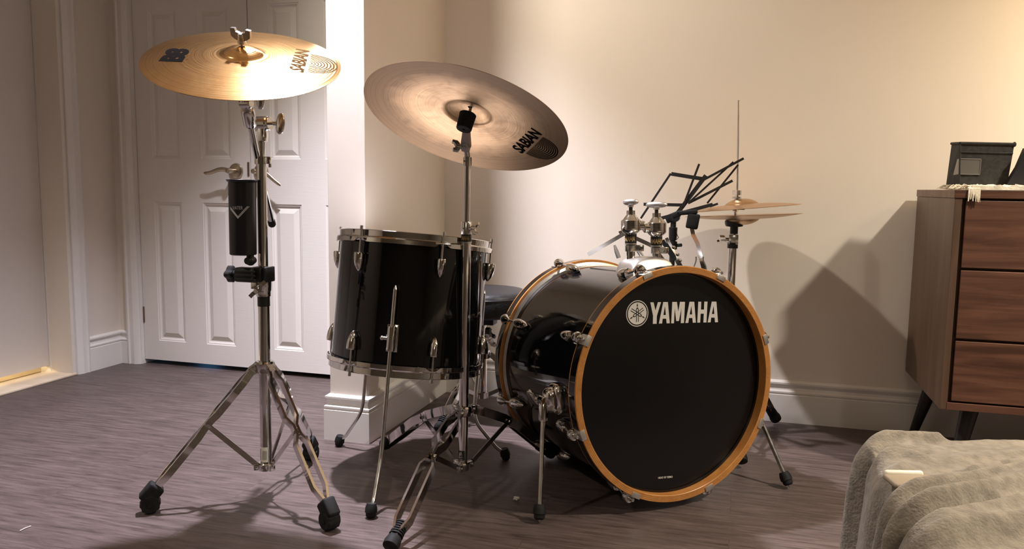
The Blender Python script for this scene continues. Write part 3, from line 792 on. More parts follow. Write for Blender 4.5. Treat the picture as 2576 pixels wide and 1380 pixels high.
# tilter: two cheek plates, rod to the bell
piv = at(1172, 368, 1.925); rod_a = CC2 - CN2 * .032
mb = MB(); mb.tube([PR(.868), piv], .0075, 16)
dirn = (CC2 + CN2 * .01 - piv).normalized(); lat = Vector((1, 0, 0)); lat = (lat - dirn * lat.dot(dirn)).normalized()
mb.strip([piv - dirn * .012, piv + dirn * .008, piv + dirn * .030, piv + dirn * .048], [.018, .024, .019, .015], .014, lat)
mb.cyl(piv - dirn.cross(lat) * .010, piv + dirn.cross(lat) * .010, .0115, 22)
mb.cyl(piv - dirn.cross(lat) * .0135, piv + dirn.cross(lat) * .0135, .0035, 12)
mb.tube([piv + dirn * .04, CC2 + CN2 * .055], [.0045, .0035], 14)
mb.build('cymbal_tilter', M['steel'], s2)
mb = MB(); wingnut(mb, piv + Vector((-.010, -.010, -.002)), (-.8, -.6, .15), (-.5, .2, .6), .8); mb.build('wing_screw', M['steel'], s2)
MB().lathe([(.0036, 0), (.0185, 0), (.0195, .002), (.0205, .028), (.0215, .042), (.0175, .0435), (.0036, .0435)], CC2 - CN2 * .022, CN2, 30, True).build('cymbal_cup', M['felt'], s2)
MB().lathe([(.0036, 0), (.014, 0), (.0145, .008), (.0036, .009)], CC2 + CN2 * .041, CN2, 20, True).build('felt_washer', M['felt'], s2)
mb = MB(); wingnut(mb, CC2 + CN2 * .0505, CN2, (1, 0, 0), .8); mb.build('wing_nut', M['chrome_soft'], s2)
ride, mp2 = make_cymbal('ride_cymbal', CC2, CN2, .260, .063, .020, .022, M['brass_ride'])
tag(ride, 'large dull brown cymbal seen from its underside, steeply tilted above the floor tom', 'cymbal')
f2 = mp2(True); zr = lambda x, y: (1260 + x / 10.617, 300 + y / 10.617)
local_child(put_text('SABIAN', [zr(570, 925), zr(1112, 405), zr(815, 215), zr(280, 738)], f2, .035, .95), 'maker_name', M['logo_ink_dark'], ride)
local_child(arc_emblem(f2, zr(897, 690), (-230 / 10.617, 217 / 10.617), (585 / 10.617, 290 / 10.617), 11, .043), 'arc_emblem', M['logo_ink_dark'], ride)
# crown, bracket, legs
feetR = [Vector((-1.000, 2.120, .030)), Vector((-.700, 1.512, .030)), Vector((-.515, 2.200, .030))]
mb = MB(); mb.lathe([(.013, .0), (.020, .0), (.022, .003), (.022, .022), (.018, .026), (.013, .026)], PR(.196), UP, 30, True)
for f in feetR:
    o_ = Vector((f.x - SR.x, f.y - SR.y, 0)).normalized(); l_ = UP.cross(o_); mb.box(PR(.210) + o_ * .026, (.022, .016, .020), Matrix((o_, l_, UP)).transposed(), .003)
    for sg in (-1, 1): mb.ellipsoid(PR(.210) + o_ * .030 + l_ * (sg * .009), (.004, .004, .004), None, 10, 6)
mb.build('leg_crown', M['chrome'], s2)
mb = MB(); mb.lathe([(1e-5, 0), (.017, 0), (.019, .003), (.019, .018), (.016, .021), (1e-5, .021)], PR(.048), UP, 30)
for f in feetR:
    o_ = Vector((f.x - SR.x, f.y - SR.y, 0)).normalized(); l_ = UP.cross(o_); mb.box(PR(.059) + o_ * .022, (.022, .014, .018), Matrix((o_, l_, UP)).transposed(), .003)
    for sg in (-1, 1): mb.ellipsoid(PR(.059) + o_ * .026 + l_ * (sg * .008), (.0038, .0038, .0038), None, 10, 6)
mb.build('brace_bracket', M['chrome'], s2)
tripod(s2, PR(.209), PR(.059), feetR, foot_ribbed, sep=.0165, leg_w=.024, t_joint=.44, th=.0058, knee=.022, hub_off=.030, brk_off=.026)
sk = MB(); vs = []; fs = []
for i in range(9):
    t = radians(-140 + 90 * i / 8)
    for z in (.077, .103): vs.append(PR(z) + Vector((cos(t), sin(t), 0)) * .01305)
for i in range(8): fs.append((i * 2, i * 2 + 2, i * 2 + 3, i * 2 + 1))
dec = sk.add(vs, fs).build('decal', M['ink'], s2)
sq = MB()
for (a_, b_, w) in (((-120, .086), (-112, .098), .8), ((-112, .098), (-104, .089), .8), ((-104, .089), (-94, .100), .8), ((-94, .100), (-84, .090), .8), ((-124, .084), (-80, .086), 1.0), ((-120, .080), (-76, .0805), .6)):
    pts = [PR(a_[1] + (b_[1] - a_[1]) * k / 4) + Vector((cos(radians(a_[0] + (b_[0] - a_[0]) * k / 4)), sin(radians(a_[0] + (b_[0] - a_[0]) * k / 4)), 0)) * .0131 for k in range(5)]
    sq.tube(pts, .0006 * w, 6)
sq.build('decal_mark', M['white_ink'], dec)

# ================================================================== FLOOR TOM
TC, TA = Vector((-.886, 2.0, .295)), Vector((.037, .126, 1)).normalized()
FF = Vector((.39, -.92, 0)).normalized(); FR = Vector((.92, .39, 0)).normalized()
FF = (FF - TA * FF.dot(TA)).normalized(); FR = (FR - TA * FR.dot(TA) - FF * FR.dot(FF)).normalized()
def TP(th, r, h):
    t = radians(th); return TC + TA * h + (FF * cos(t) + FR * sin(t)) * r
def TD(th): t = radians(th); return FF * cos(t) + FR * sin(t)
ft = thing('floor_tom', 'glossy black floor tom with chrome hoops on three bent legs, left of the bass drum', 'drum', (TC.x, TC.y, 0))
TR, TH = .2030, .366
MB().lathe([(TR - .007, .012), (TR, .012), (TR, TH - .012), (TR - .007, TH - .012)], TC, TA, 128, True).build('shell', M['lacquer'], ft)
LUGA = [-41, 19, 79, 139, 199, 259]
a_, u_, v_ = frame(TA)
def theta_of(t):
    d = u_ * cos(t) + v_ * sin(t); return math.degrees(atan2(d.dot(FR), d.dot(FF)))
def bump(t):
    th = theta_of(t); return max(exp(-((((th - l + 180) % 360) - 180) / 4.2) ** 4) for l in LUGA)
def hoop(name, h0, sgn):
    # upright band above, wider skirt below (sgn=+1 top hoop); skirt arches up at each lug
    prof = [(TR + .0015, .000), (TR + .0015, .027), (TR + .0035, .0285), (TR + .0055, .027), (TR + .0050, .0125), (TR + .0105, .0105), (TR + .0120, .008), (TR + .0125, -.003), (TR + .0100, -.0035), (TR + .0095, .006)]
    idx = (7, 8)
    def fn(i, t): return sgn * (.0095 * bump(t) if i in idx else (.002 * bump(t) if i == 9 else 0))
    return MB().lathe([(r, sgn * h) for r, h in prof], TC + TA * h0, TA, 288, True, fn).build(name, M['chrome'], ft, ang=28)
top_h = hoop('top_hoop', TH - .027, 1)
bot_h = hoop('bottom_hoop', .027, -1)
MB().lathe([(1e-5, TH - .010), (TR + .001, TH - .010), (TR + .001, TH - .016), (1e-5, TH - .016)], TC, TA, 96).build('batter_head', M['coated_head'], ft)
MB().lathe([(1e-5, .010), (TR + .001, .010), (TR + .001, .016), (1e-5, .016)], TC, TA, 96).build('resonant_head', M['coated_head'], ft)
for la in LUGA:
    for sgn, h0, hl_ in ((-1, TH - .058, TH - .012), (1, .058, .012)):
        mb = MB(); bullet_lug(mb, TP(la, TR + .006, h0), TA * sgn, TD(la), .050, .0135)
        lug = mb.build('lug', M['chrome'], ft, ang=50)
        mb = MB(); mb.tube([TP(la, TR + .0095, h0), TP(la, TR + .0095, hl_ + (.018 if sgn < 0 else -.018))], .0026, 12)
        mb.cyl(TP(la, TR + .0095, hl_ + (.010 if sgn < 0 else -.010)), TP(la, TR + .0095, hl_ + (.022 if sgn < 0 else -.022)), .0042, 12)
        mb.build('tension_rod', M['chrome_soft'], lug)
legdefs = [(-10.5, Vector(flr(934, 1300))), (109.5, Vector(flr(1270, 1156))), (211.0, Vector(flr(855, 1122)))]
for th, ft_p in legdefs:
    od = TD(th); rr = TR + .0195; tn = TA.cross(od)
    mb = MB()      # bracket: shaped body and plate
    mb.box(TP(th, TR + .003, .098), (.006, .030, .070), Matrix((od, tn, TA)).transposed(), .002)
    mb.box(TP(th, TR + .012, .098), (.018, .018, .060), Matrix((od, tn, TA)).transposed(), .003)
    mb.lathe([(.0065, 0), (.0105, 0), (.0115, .006), (.0115, .056), (.0105, .062), (.0065, .062)], TP(th, rr, .067), TA, 22, True)
    brk_ = mb.build('leg_bracket', M['chrome'], ft)
    mb = MB(); side = -tn if th < 0 else tn
    mb.cyl(TP(th, rr, .098) + side * .010, TP(th, rr, .098) + side * .022, .0045, 14); mb.ellipsoid(TP(th, rr, .098) + side * .023, (.006, .006, .006), None, 12, 8)
    mb.build('eye_bolt', M['chrome_soft'], brk_)
    top = TP(th, rr, .222)
    bendz = .125
    kb = TP(th, rr, 0); kb = kb - TA * ((kb.z - bendz) / TA.z)
    foot_top = Vector((ft_p.x, ft_p.y, .032)); foot_top += (kb - foot_top).normalized() * .0 + Vector(((kb.x - ft_p.x) * .10, (kb.y - ft_p.y) * .10, 0))
    mb = MB(); mb.bent([top, kb, lerp(kb, foot_top, .82) + UP * -.012, foot_top - UP * .006], .0052, 16, .035)
    mb.lathe([(.0052, 0), (.0015, .010), (1e-5, .011)], top, TA, 16)
    lg_ = mb.build('leg', M['chrome_soft'], ft)
    mb = MB(); foot_round(mb, Vector((ft_p.x, ft_p.y, .035)) + (foot_top - Vector((ft_p.x, ft_p.y, .035))) * .3, (ft_p - foot_top) + UP * -.01, .0145, .034)
    for v in mb.v: v.z = max(v.z, .0008)
    mb.build('rubber_foot', M['rubber'], lg_)

# ================================================================== BASS DRUM
BN = Vector((.65420476, -.75450873, .05227542)).normalized(); BC = Vector((-.1359, 1.9778, .3148))
BU = (UP - BN * BN.z).normalized(); BR = BU.cross(BN).normalized()
if BR.x < 0: BR = -BR
def BP(ang, r, s):
    t = radians(ang); return BC - BN * s + (BR * sin(t) + BU * cos(t)) * r
def BD(ang): t = radians(ang); return BR * sin(t) + BU * cos(t)
def BT(ang): t = radians(ang); return BR * cos(t) - BU * sin(t)
bd = thing('bass_drum', 'large glossy black bass drum with orange wooden hoops, lying on its side', 'drum', (BC.x, BC.y, 0))
SH = .2800; DEP = .474
MB().lathe([(SH - .008, -.026), (SH, -.026), (SH, -(DEP - .026)), (SH - .008, -(DEP - .026))], BC, BN, 160, True).build('shell', M['lacquer'], bd)
RO, RI = .2955, .2785
def wood_hoop(name, s0, s1, front):
    o_ = MB().lathe([(RI, -s0 - .001), (RI + .001, -s0), (RO - .001, -s0), (RO, -s0 - .001), (RO, -s1 + .001), (RO - .001, -s1), (RI + .001, -s1), (RI, -s1 + .001)], BC, BN, 160, True).build(name, M['maple'], bd, ang=28)
    a, c = (s0 + .0045, s1 - .0045)
    MB().lathe([(RO - .002, -a), (RO + .0003, -a), (RO + .0003, -c), (RO - .002, -c)], BC, BN, 160, True).build('black_inlay', M['lacquer'], o_)
    s_ = s0 if front else s1; e_ = .0002 if front else -.0002; pm = MB()
    for r0 in (RI + .0035, RI + .0075, RI + .0115): pm.lathe([(r0, -s_ + e_), (r0 + .0014, -s_ + e_)], BC, BN, 160)
    pm.build('ply_lines', M['ply'], o_)
    return o_
fhoop = wood_hoop('front_hoop', 0, .0355, True); rhoop = wood_hoop('rear_hoop', DEP - .0355, DEP, False)
for s_ in (.0362, DEP - .0362):
    sg = 1 if s_ < .2 else -1
    MB().lathe([(SH + .0005, -s_), (SH + .008, -s_), (SH + .008, -s_ - sg * .007), (SH + .0005, -s_ - sg * .010)], BC, BN, 160, True).build('head_rim', M['steel'], bd)
fhead = MB().lathe([(1e-5, -.031), (.24, -.031), (RI + .003, -.029), (RI + .003, -.034), (1e-5, -.034)], BC, BN, 128).build('front_head', M['head'], bd)
MB().lathe([(1e-5, -(DEP - .031)), (RI + .003, -(DEP - .031)), (RI + .003, -(DEP - .034)), (1e-5, -(DEP - .034))], BC, BN, 96).build('batter_head', M['head'], bd)
# lettering on the front head
HP = BC - BN * .0306
def fhd(px, py): return on_plane(px, py, HP, BN)
zy = lambda x, y: (1560 + x / 9.908, 740 + y / 9.908)
LET = [
 [[(752, 198), (835, 198), (880, 400), (942, 193), (1020, 193), (915, 540), (910, 732), (815, 735), (820, 530)]],
 [[(1075, 190), (1190, 190), (1238, 718), (1160, 722), (1148, 605), (1060, 605), (1047, 725), (965, 728)], [(1118, 290), (1078, 515), (1140, 512)]],
 [[(1300, 187), (1415, 187), (1450, 430), (1492, 185), (1617, 185), (1592, 712), (1512, 716), (1528, 340), (1465, 662), (1398, 665), (1360, 340), (1342, 718), (1272, 720)]],
 [[(1730, 183), (1848, 183), (1888, 703), (1812, 706), (1800, 588), (1716, 588), (1700, 710), (1625, 713)], [(1775, 280), (1735, 500), (1795, 498)]],
 [[(1948, 183), (2022, 183), (2015, 378), (2090, 378), (2098, 180), (2178, 180), (2152, 698), (2075, 700), (2085, 480), (2007, 480), (1995, 702), (1922, 704)]],
 [[(2285, 180), (2400, 180), (2440, 692), (2365, 695), (2355, 578), (2270, 578), (2255, 695), (2182, 698)], [(2330, 275), (2288, 490), (2348, 488)]]]
mb = MB()
for loops in LET: mb.flat([[zy(*p) for p in lp] for lp in loops], fhd)
mb.build('maker_name', M['white_ink'], fhead, smooth=False)
ec = fhd(*zy(428, 475)); er = ((fhd(*zy(440, 148)) - fhd(*zy(415, 803))).length) / 2
def emb(x, y): return ec + (BR * x + BU * y) * er + BN * .0001
def ring(r0, r1, n=64):
    m_ = MB(); vs = []
    for i in range(n):
        a = 2 * pi * i / n; vs += [emb(cos(a) * r0, sin(a) * r0), emb(cos(a) * r1, sin(a) * r1)]
    m_.add(vs, [(2 * i, 2 * i + 1, (2 * i + 3) % (2 * n), (2 * i + 2) % (2 * n)) for i in range(n)]); return m_
mb = ring(.935, 1.0); dk = ring(.0001, .845); mb.add(dk.v, dk.f)
embl = mb.build('round_emblem', M['white_ink'], fhead, smooth=False)
fk = MB()
def emb2(x, y): return ec + (BR * x + BU * y) * er + BN * .0003
for k in range(3):
    a = 2 * pi * k / 3; c_, s_ = cos(a), sin(a)
    def T(x, y): return emb2(c_ * x - s_ * y, s_ * x + c_ * y)
    for sx in (-1, 1):
        fk.flat([[(sx * .055, -.64), (sx * .115, -.64), (sx * .115, -.13), (sx * .055, -.13)]], T)
        fk.flat([[(sx * .06, -.13), (sx * .115, -.13), (sx * .115, .34), (sx * .06, .40), (sx * .055, .30)]], T)
    fk.flat([[(-.115, .32), (-.07, .42), (0, .455), (.07, .42), (.115, .32), (.055, .30), (0, .37), (-.055, .30)]], T)
    fk.flat([[(-.022, .45), (.022, .45), (.022, .56), (.07, .575), (.03, .70), (0, .80), (-.03, .70), (-.07, .575), (-.022, .56)]], T)
n_ = 24
for i in range(n_):
    a0, a1 = 2 * pi * i / n_, 2 * pi * (i + 1) / n_
    fk.flat([[(cos(a0) * .06, sin(a0) * .06), (cos(a0) * .12, sin(a0) * .12), (cos(a1) * .12, sin(a1) * .12), (cos(a1) * .06, sin(a1) * .06)]], emb2)
fk.build('crossed_forks', M['ink'], embl, smooth=False)
zq = lambda x, y: (1640 + x / 34.5, 1180 + y / 34.5)
put_text('HEAD BY REMO', [zq(545, 815), zq(1800, 722), zq(1790, 540), zq(540, 650)], fhd, .02).build('small_print', M['white_ink'], fhead, smooth=False)
# lugs, rods, claws
for k in range(8):
    an = 26 - 22.5 * 0 + 45 * k - 0
    for front in (True, False):
        S = (lambda s: s) if front else (lambda s: DEP - s)
        sgn = 1 if front else -1
        mb = MB(); bullet_lug(mb, BP(an, SH + .006, S(.082)), -BN * sgn, BD(an), .056, .0145)
        lug = mb.build('lug', M['chrome'], bd, ang=50)
        MB().tube([BP(an, SH + .013, S(.082)), BP(an, RO + .006, S(.050))], .0031, 12).build('tension_rod', M['chrome_soft'], lug)
        Rm = Matrix((BT(an), BD(an), BN * sgn)).transposed()
        mb = MB()
        mb.box(BP(an, RO - .0045, S(-.0012)), (.026, .013, .0022), Rm, .0006)
        mb.box(BP(an, RO + .0012, S(.017)), (.026, .0022, .038), Rm, .0006)
        claw = mb.build('claw_hook', M['silver'], bd)
        mb = MB()
        mb.lathe([(1e-5, -.020), (.004, -.018), (.009, -.008), (.0135, .0), (.0145, .008), (.0125, .014), (.006, .016), (1e-5, .016)], BP(an, RO + .008, S(.034)), BN * sgn, 22)
        mb.lathe([(.0065, 0), (.007, .004), (.0045, .0065), (.0042, .014), (1e-5, .015)], BP(an, RO + .009, S(.018)), BN * sgn, 14)
        mb.build('claw_bolt', M['chrome'], claw)
# spurs
for side, foot, an, s_ in ((-1, Vector(flr(1357, 1312)), -96, .118), (1, Vector(flr(1972, 1226)), 97, .125)):
    base = BP(an, SH + .004, s_); od = BD(an); tn = BT(an)
    mb = MB()
    Rm = Matrix((tn, BN, od)).transposed()
    mb.ellipsoid(base, (.040, .030, .016), Rm, 28, 12, .7)
    mb.ellipsoid(base + od * .014, (.033, .024, .022), Rm, 26, 12, .8)
    spur = mb.build('spur_bracket', M['chrome'], bd, ang=50)
    jp = base + od * .034 - BN * .004
    fdir = (foot + UP * .03 - jp).normalized()
    mb = MB(); mb.cyl(jp - BN * .014, jp + BN * .012, .0135, 22, .002); mb.lathe([(.0066, 0), (.011, 0), (.012, .006), (.0115, .046), (.0095, .050), (.0066, .050)], jp, fdir, 20, True)
    mb.build('spur_socket', M['chrome'], spur)
    mb = MB(); wd = BN.cross(od); tknob(mb, jp - BN * .016, -BN * .9 + od * .2, fdir * -.6 + od * .5, 1.05); mb.build('wing_screw', M['chrome_soft'], spur)
    lp = foot + UP * .036
    mb = MB(); sd = fdir.cross(EYE - jp).normalized()
    mb.tube([jp + fdir * .02, lp], .0058, 8)
    rod_ = mb.build('spur_leg', M['chrome_soft'], bd, ang=25)
    mb = MB(); foot_round(mb, lp - fdir * .008, fdir, .0155, .036); mb.build('rubber_foot', M['rubber'], rod_)
    MB().lathe([(.004, 0), (.0035, .004), (1e-5, .012)], lp + fdir * .024, fdir, 12).build('spike', M['steel'], rod_)
# double tom mount on top of the shell
MS = .150
def MP(x, s, h): return BC - BN * s + BU * (SH + h) + BR * x
tm = MB(); Rm = Matrix((BR, -BN, BU)).transposed()
bm_ = bmesh.new()
n1, n2 = 25, 17; grid = []
for i in range(n1):
    for j in range(n2):
        x = -1 + 2 * i / (n1 - 1); y = -1 + 2 * j / (n2 - 1)
        e = (abs(x) ** 7 + abs(y) ** 7) ** (1 / 7)
        k = max(0, 1 - e ** 9) ** .5 * (1 - .10 * (x * x + y * y)) if e < 1 else 0
        sx = x * .068; sy = y * .048
        h = -.006 - (SH - sqrt(max(0, SH * SH - sx * sx))) + k * .041
        grid.append(MP(sx, MS + sy, h))
fs = [(i * n2 + j, (i + 1) * n2 + j, (i + 1) * n2 + j + 1, i * n2 + j + 1) for i in range(n1 - 1) for j in range(n2 - 1)]
bm_.free()
mount = tm.add(grid, fs).build('tom_mount', M['silver'], bd, ang=60)
for x, s_, txt in ((-.037, MS + .012, 'YAMAHA'), (.037, MS + .002, 'YAMAHA')):
    o_ = MP(x, s_, .02 if x < 0 else .013); up = BU
    mb = MB(); mb.tube([o_, o_ + up * .080], .0105, 24)
    mb.lathe([(.0105, 0), (.0115, 0), (.0115, .02), (.0105, .02)], o_ + up * .017, up, 24, True)
    post = mb.build('tom_post', M['chrome'], mount)
    mb = MB(); mb.lathe([(.0106, 0), (.0145, 0), (.0150, .002), (.0150, .016), (.0106, .018)], o_ + up * .028, up, 24, True)
    sd = (BR * .75 + BN * .66).normalized() if x < 0 else (BR * .35 + BN * .94).normalized()
    mb.box(o_ + up * .037 + sd * .022, (.024, .014, .017), Matrix((sd, up.cross(sd), up)).transposed(), .002)
    mb.cyl(o_ + up * .037 + sd * .026 - up.cross(sd) * .011, o_ + up * .037 + sd * .026 + up.cross(sd) * .011, .0055, 6)
    mb.build('memory_lock', M['chrome_soft'], post)
    mb = MB(); mb.lathe([(.0105, 0), (.0150, 0), (.0155, .002), (.0155, .023), (.0105, .024)], o_ + up * .050, up, 28, True); bnd = mb.build('name_band', M['black_plastic'], post)
    MB().lathe([(.0105, -.004), (.0153, -.004), (.0153, 0), (.0105, 0)], o_ + up * .050, up, 28, True).build('band_rim', M['steel'], bnd)
    pts, tf = text_tris(txt, .02)
    def wrap(s, t):
        va = (EYE - o_); va = (va - up * va.dot(up)).normalized(); lt = up.cross(va).normalized(); a = (s - .5) * radians(165) - (.65 if x < 0 else .25)
        return o_ + up * (.0545 + .0125 * t) + (va * cos(a) + lt * sin(a)) * .0157
    MB().add([wrap(s, t) for s, t in pts], tf).build('maker_name', M['gold_ink'], bnd, smooth=False)
    mb = MB(); mb.lathe([(1e-5, .073), (.0150, .073), (.0160, .075), (.0225, .080), (.0255, .084), (.0260, .086), (.0260, .0955), (.0252, .0963), (.0260, .0971), (.0260, .1085), (.0245, .1105), (.0225, .1120), (.0150, .1210), (.0115, .1245), (.0115, .1350), (1e-5, .1360)], o_ - up * .0, up, 36)
    bl_d = (BR * .9 + BN * .45).normalized() if x < 0 else (BR * -.9 + BN * -.2).normalized()
    mb.cyl(o_ + up * .096, o_ + up * .096 + bl_d * .036, .0125, 22, .002)
    mb.build('ball_housing', M['chrome'], post, ang=22)
    mb = MB(); mb.tube([o_ + up * .134, o_ + up * .147], .0050, 14)
    mb.build('clamp_stem', M['black_plastic'], post)
    tdir = Vector((.97, -.2, .12)).normalized() if x < 0 else Vector((.98, -.15, .03)).normalized(); tdir = (tdir - up * tdir.dot(up) * .6).normalized()
    mb = MB(); mb.lathe([(.0045, 0), (.008, 0), (.008, .008), (.0045, .009)], o_ + up * .144, up, 16, True)
    mb.ellipsoid(o_ + up * .157, (.029 if x > 0 else .021, .012, .0085), Matrix((tdir, up.cross(tdir), up)).transposed(), 24, 12, .85)
    mb.build('wing_screw', M['silver'], post)
for q_, d_ in ((MP(-.060, MS + .040, .040), (-.35, .1, .9)), (MP(.012, MS + .040, .040), (-.6, 0, .8))):
    mb = MB(); d_ = Vector(d_).normalized(); mb.tube([q_ - d_ * .01, q_ + d_ * .008, q_ + d_ * .018, q_ + d_ * .026], [.006, .006, .0042, .003], 14); mb.build('wing_screw', M['silver'], mount)

# ================================================================== DRUM THRONE (behind the floor tom)
THC = at(1214, 900, 2.55); thx, thy = THC.x, 2.55
tr_ = thing('drum_throne', 'round black padded drum stool half hidden behind the floor tom and bass drum', 'stool', (thx, thy, 0))
zt = at(1250, 727, 2.55).z; zb = at(1250, 790, 2.55).z
hh = zt - zb
MB().lathe([(1e-5, 0), (.142, 0), (.150, .004), (.153, .012), (.154, hh - .022), (.150, hh - .010), (.138, hh - .003), (.10, hh), (1e-5, hh + .001)], (thx, thy, zb), UP, 64).build('seat_cushion', M['leather'], tr_, ang=60)
MB().lathe([(.1535, 0), (.1555, .002), (.1535, .004)], (thx, thy, zt - .024), UP, 64).build('seat_piping', M['leather'], tr_)
mb = MB(); mb.box((thx + .02, thy, zb - .018), (.05, .05, .036), None, .004); mb.lathe([(1e-5, 0), (.05, 0), (.05, .006), (1e-5, .006)], (thx, thy, zb - .006), UP, 24); mb.build('seat_bracket', M['black_paint'], tr_)
MB().tube([(thx, thy, .14), (thx, thy, zb)], .0125, 22).build('post', M['chrome'], tr_)
MB().tube([(thx, thy, .08), (thx, thy, .285)], .0155, 22).build('base_tube', M['chrome'], tr_)
mb = MB(); mb.lathe([(.0126, 0), (.0215, 0), (.0215, .028), (.0126, .028)], (thx, thy, .270), UP, 22, True); wingnut(mb, (thx + .02, thy - .012, .284), (.8, -.6, 0), (.3, .4, -.9), 1.2); mb.build('height_clamp', M['chrome_soft'], tr_)
mb = MB(); wingnut(mb, (thx + .014, thy - .01, zb - .062), (.9, -.3, 0), (.9, -.4, .1), 1.1); mb.lathe([(.0126, 0), (.018, 0), (.018, .02), (.0126, .02)], (thx, thy, zb - .075), UP, 20, True); mb.build('seat_screw', M['black_paint'], tr_)
feetT = [Vector((thx - .065, thy - .235, .030)), Vector((thx + .235, thy + .05, .030)), Vector((thx - .16, thy + .18, .030))]
mb = MB(); mb.lathe([(.0156, 0), (.026, 0), (.026, .028), (.0156, .028)], (thx, thy, .214), UP, 26, True); mb.build('leg_crown', M['chrome'], tr_)
mb = MB(); mb.lathe([(1e-5, 0), (.023, 0), (.023, .02), (1e-5, .02)], (thx, thy, .075), UP, 26); mb.build('brace_bracket', M['chrome'], tr_)
tripod(tr_, (thx, thy, .228), (thx, thy, .085), feetT, foot_ribbed, sep=.012, leg_w=.018, t_joint=.5, knee=.01)

# ================================================================== HI-HAT
HY = 2.62; hx0 = at(1849, 520, HY).x
hs = thing('hihat_stand', 'chrome hi-hat stand with long thin rod rising behind the bass drum', 'hi-hat stand', (hx0, HY, 0))
def HPt(y): return at(1849, y, HY).z
MB().tube([(hx0, HY, .25), (hx0 + .002, HY, HPt(620)), (hx0 + .005, HY, HPt(485)), at(1858.5, 252, HY)], .0031, 12).build('pull_rod', M['steel'], hs)
mb = MB(); mb.tube([(hx0 - .004, HY, .10), (hx0 - .002, HY, HPt(622))], .0132, 24); mb.build('base_tube', M['chrome'], hs)
MB().lathe([(.0132, 0), (.0165, 0), (.0165, .018), (.0132, .018)], (hx0 - .002, HY, HPt(624)), UP, 24, True).build('tube_bushing', M['black_plastic'], hs)
mb = MB(); mb.box((hx0, HY, HPt(602)), (.030, .028, .032), None, .003); mb.cyl((hx0 - .014, HY - .004, HPt(602)), (hx0 - .026, HY - .008, HPt(602)), .0055, 14)
wingnut(mb, (hx0 - .024, HY - .008, HPt(602)), (-.94, -.3, 0), (0, -.5, .3), .9); mb.build('height_clamp', M['chrome_soft'], hs)
MB().lathe([(1e-5, 0), (.0125, 0), (.0125, .022), (.026, .024), (.0285, .030), (.0295, .038), (.0285, .042), (.0030, .043), (1e-5, .043)], (hx0, HY, HPt(588)), UP, 28).build('cymbal_seat', M['black_plastic'], hs)
mb = MB(); zc = HPt(498); mb.lathe([(.0032, 0), (.0145, 0), (.0145, .0055), (.0060, .0065), (.0055, .010), (.0143, .0105), (.0143, .0255), (.0032, .026)], (hx0 + .004, HY, zc - .001), UP, 8, True)
mb.lathe([(.0032, 0), (.0065, 0), (.0065, .014), (.0032, .014)], (hx0 + .004, HY, zc - .014), UP, 16, True)
mb.lathe([(.0032, 0), (.009, 0), (.009, .018), (.0032, .018)], (hx0 + .002, HY, HPt(532) + .001), UP, 18, True); mb.box((hx0 + .002, HY, HPt(527) + .002), (.055, .008, .004), None, .001)
mb.lathe([(.0032, 0), (.0048, 0), (.0048, .016), (.0032, .016)], (hx0 + .002, HY, HPt(545)), UP, 14, True)
mb.build('clutch', M['chrome_soft'], hs)
feetH = [Vector(flr(1948, 1068)) + UP * .03, Vector((hx0 - .14, HY + .18, .03)), Vector((hx0 + .05, HY - .30, .03))]
feetH[0].y = min(feetH[0].y, 2.79)
mb = MB(); mb.lathe([(.0133, 0), (.024, 0), (.024, .028), (.0133, .028)], (hx0 - .004, HY, .262), UP, 26, True); mb.build('leg_crown', M['chrome'], hs)
mb = MB(); mb.lathe([(1e-5, 0), (.022, 0), (.022, .02), (1e-5, .02)], (hx0 - .004, HY, .09), UP, 26); mb.build('brace_bracket', M['chrome'], hs)
tripod(hs, (hx0 - .004, HY, .276), (hx0 - .004, HY, .10), feetH, foot_ribbed, sep=.012, leg_w=.018, t_joint=.5, knee=.012)
hz_t = at(1852, 523, HY).z; hz_b = at(1852, 541, HY).z
hat_t, _ = make_cymbal('hihat_cymbal', Vector((at(1866, 521, HY).x, HY, hz_t)), (-.095, .010, 1), .178, .052, .018, .012, M['brass_hat'])
tag(hat_t, 'upper bronze hi-hat cymbal with its bell up, under the clutch nut', 'cymbal', 'hi-hat cymbals')
hat_b, _ = make_cymbal('hihat_cymbal', Vector((at(1868, 540, HY).x, HY, hz_b)), (.052, -.022, -1), .178, .052, .018, .012, M['brass_hat'])
tag(hat_b, 'lower bronze hi-hat cymbal upside down on the black seat', 'cymbal', 'hi-hat cymbals')

# ================================================================== MUSIC STAND
MY = 2.565
ms = thing('music_stand', 'black folding wire music stand with its desk half folded, in front of the hi-hat', 'music stand', (at(1695, 600, MY).x, MY, 0))
mb = MB()
segs = [((1688.6, 437), (1769, 450), 9, 0), ((1687.5, 436), (1612, 549), 5, 0), ((1619, 513.5), (1724, 515.5), 7.5, .004), ((1759, 412), (1718, 520), 5, -.006), ((1776, 441), (1695, 548), 10, -.002),
        ((1871, 398), (1772, 451), 5.5, .006), ((1845, 407), (1732, 510), 4.5, .010), ((1843, 454), (1731, 511), 6, .004), ((1857, 414), (1779, 511), 4.5, .014), ((1793, 514), (1662, 549), 8, -.075), ((1806, 512), (1786, 519), 5, -.075)]
for a, b_, w, dy in segs:
    m1 = MB(); p0, p1 = at(*a, MY + dy), at(*b_, MY + dy + .006); wd = Vector((0, 1, 0)).cross(p1 - p0)
    m1.strip([p0, p1], w / 755, .0022, wd); m1.build('desk_bar', M['black_paint'], ms, smooth=False)
pz = at(1694, 556, MY)
MB().tube([(pz.x, MY, .07), (pz.x, MY, pz.z + .01)], .0088, 18).build('pole', M['black_paint'], ms)
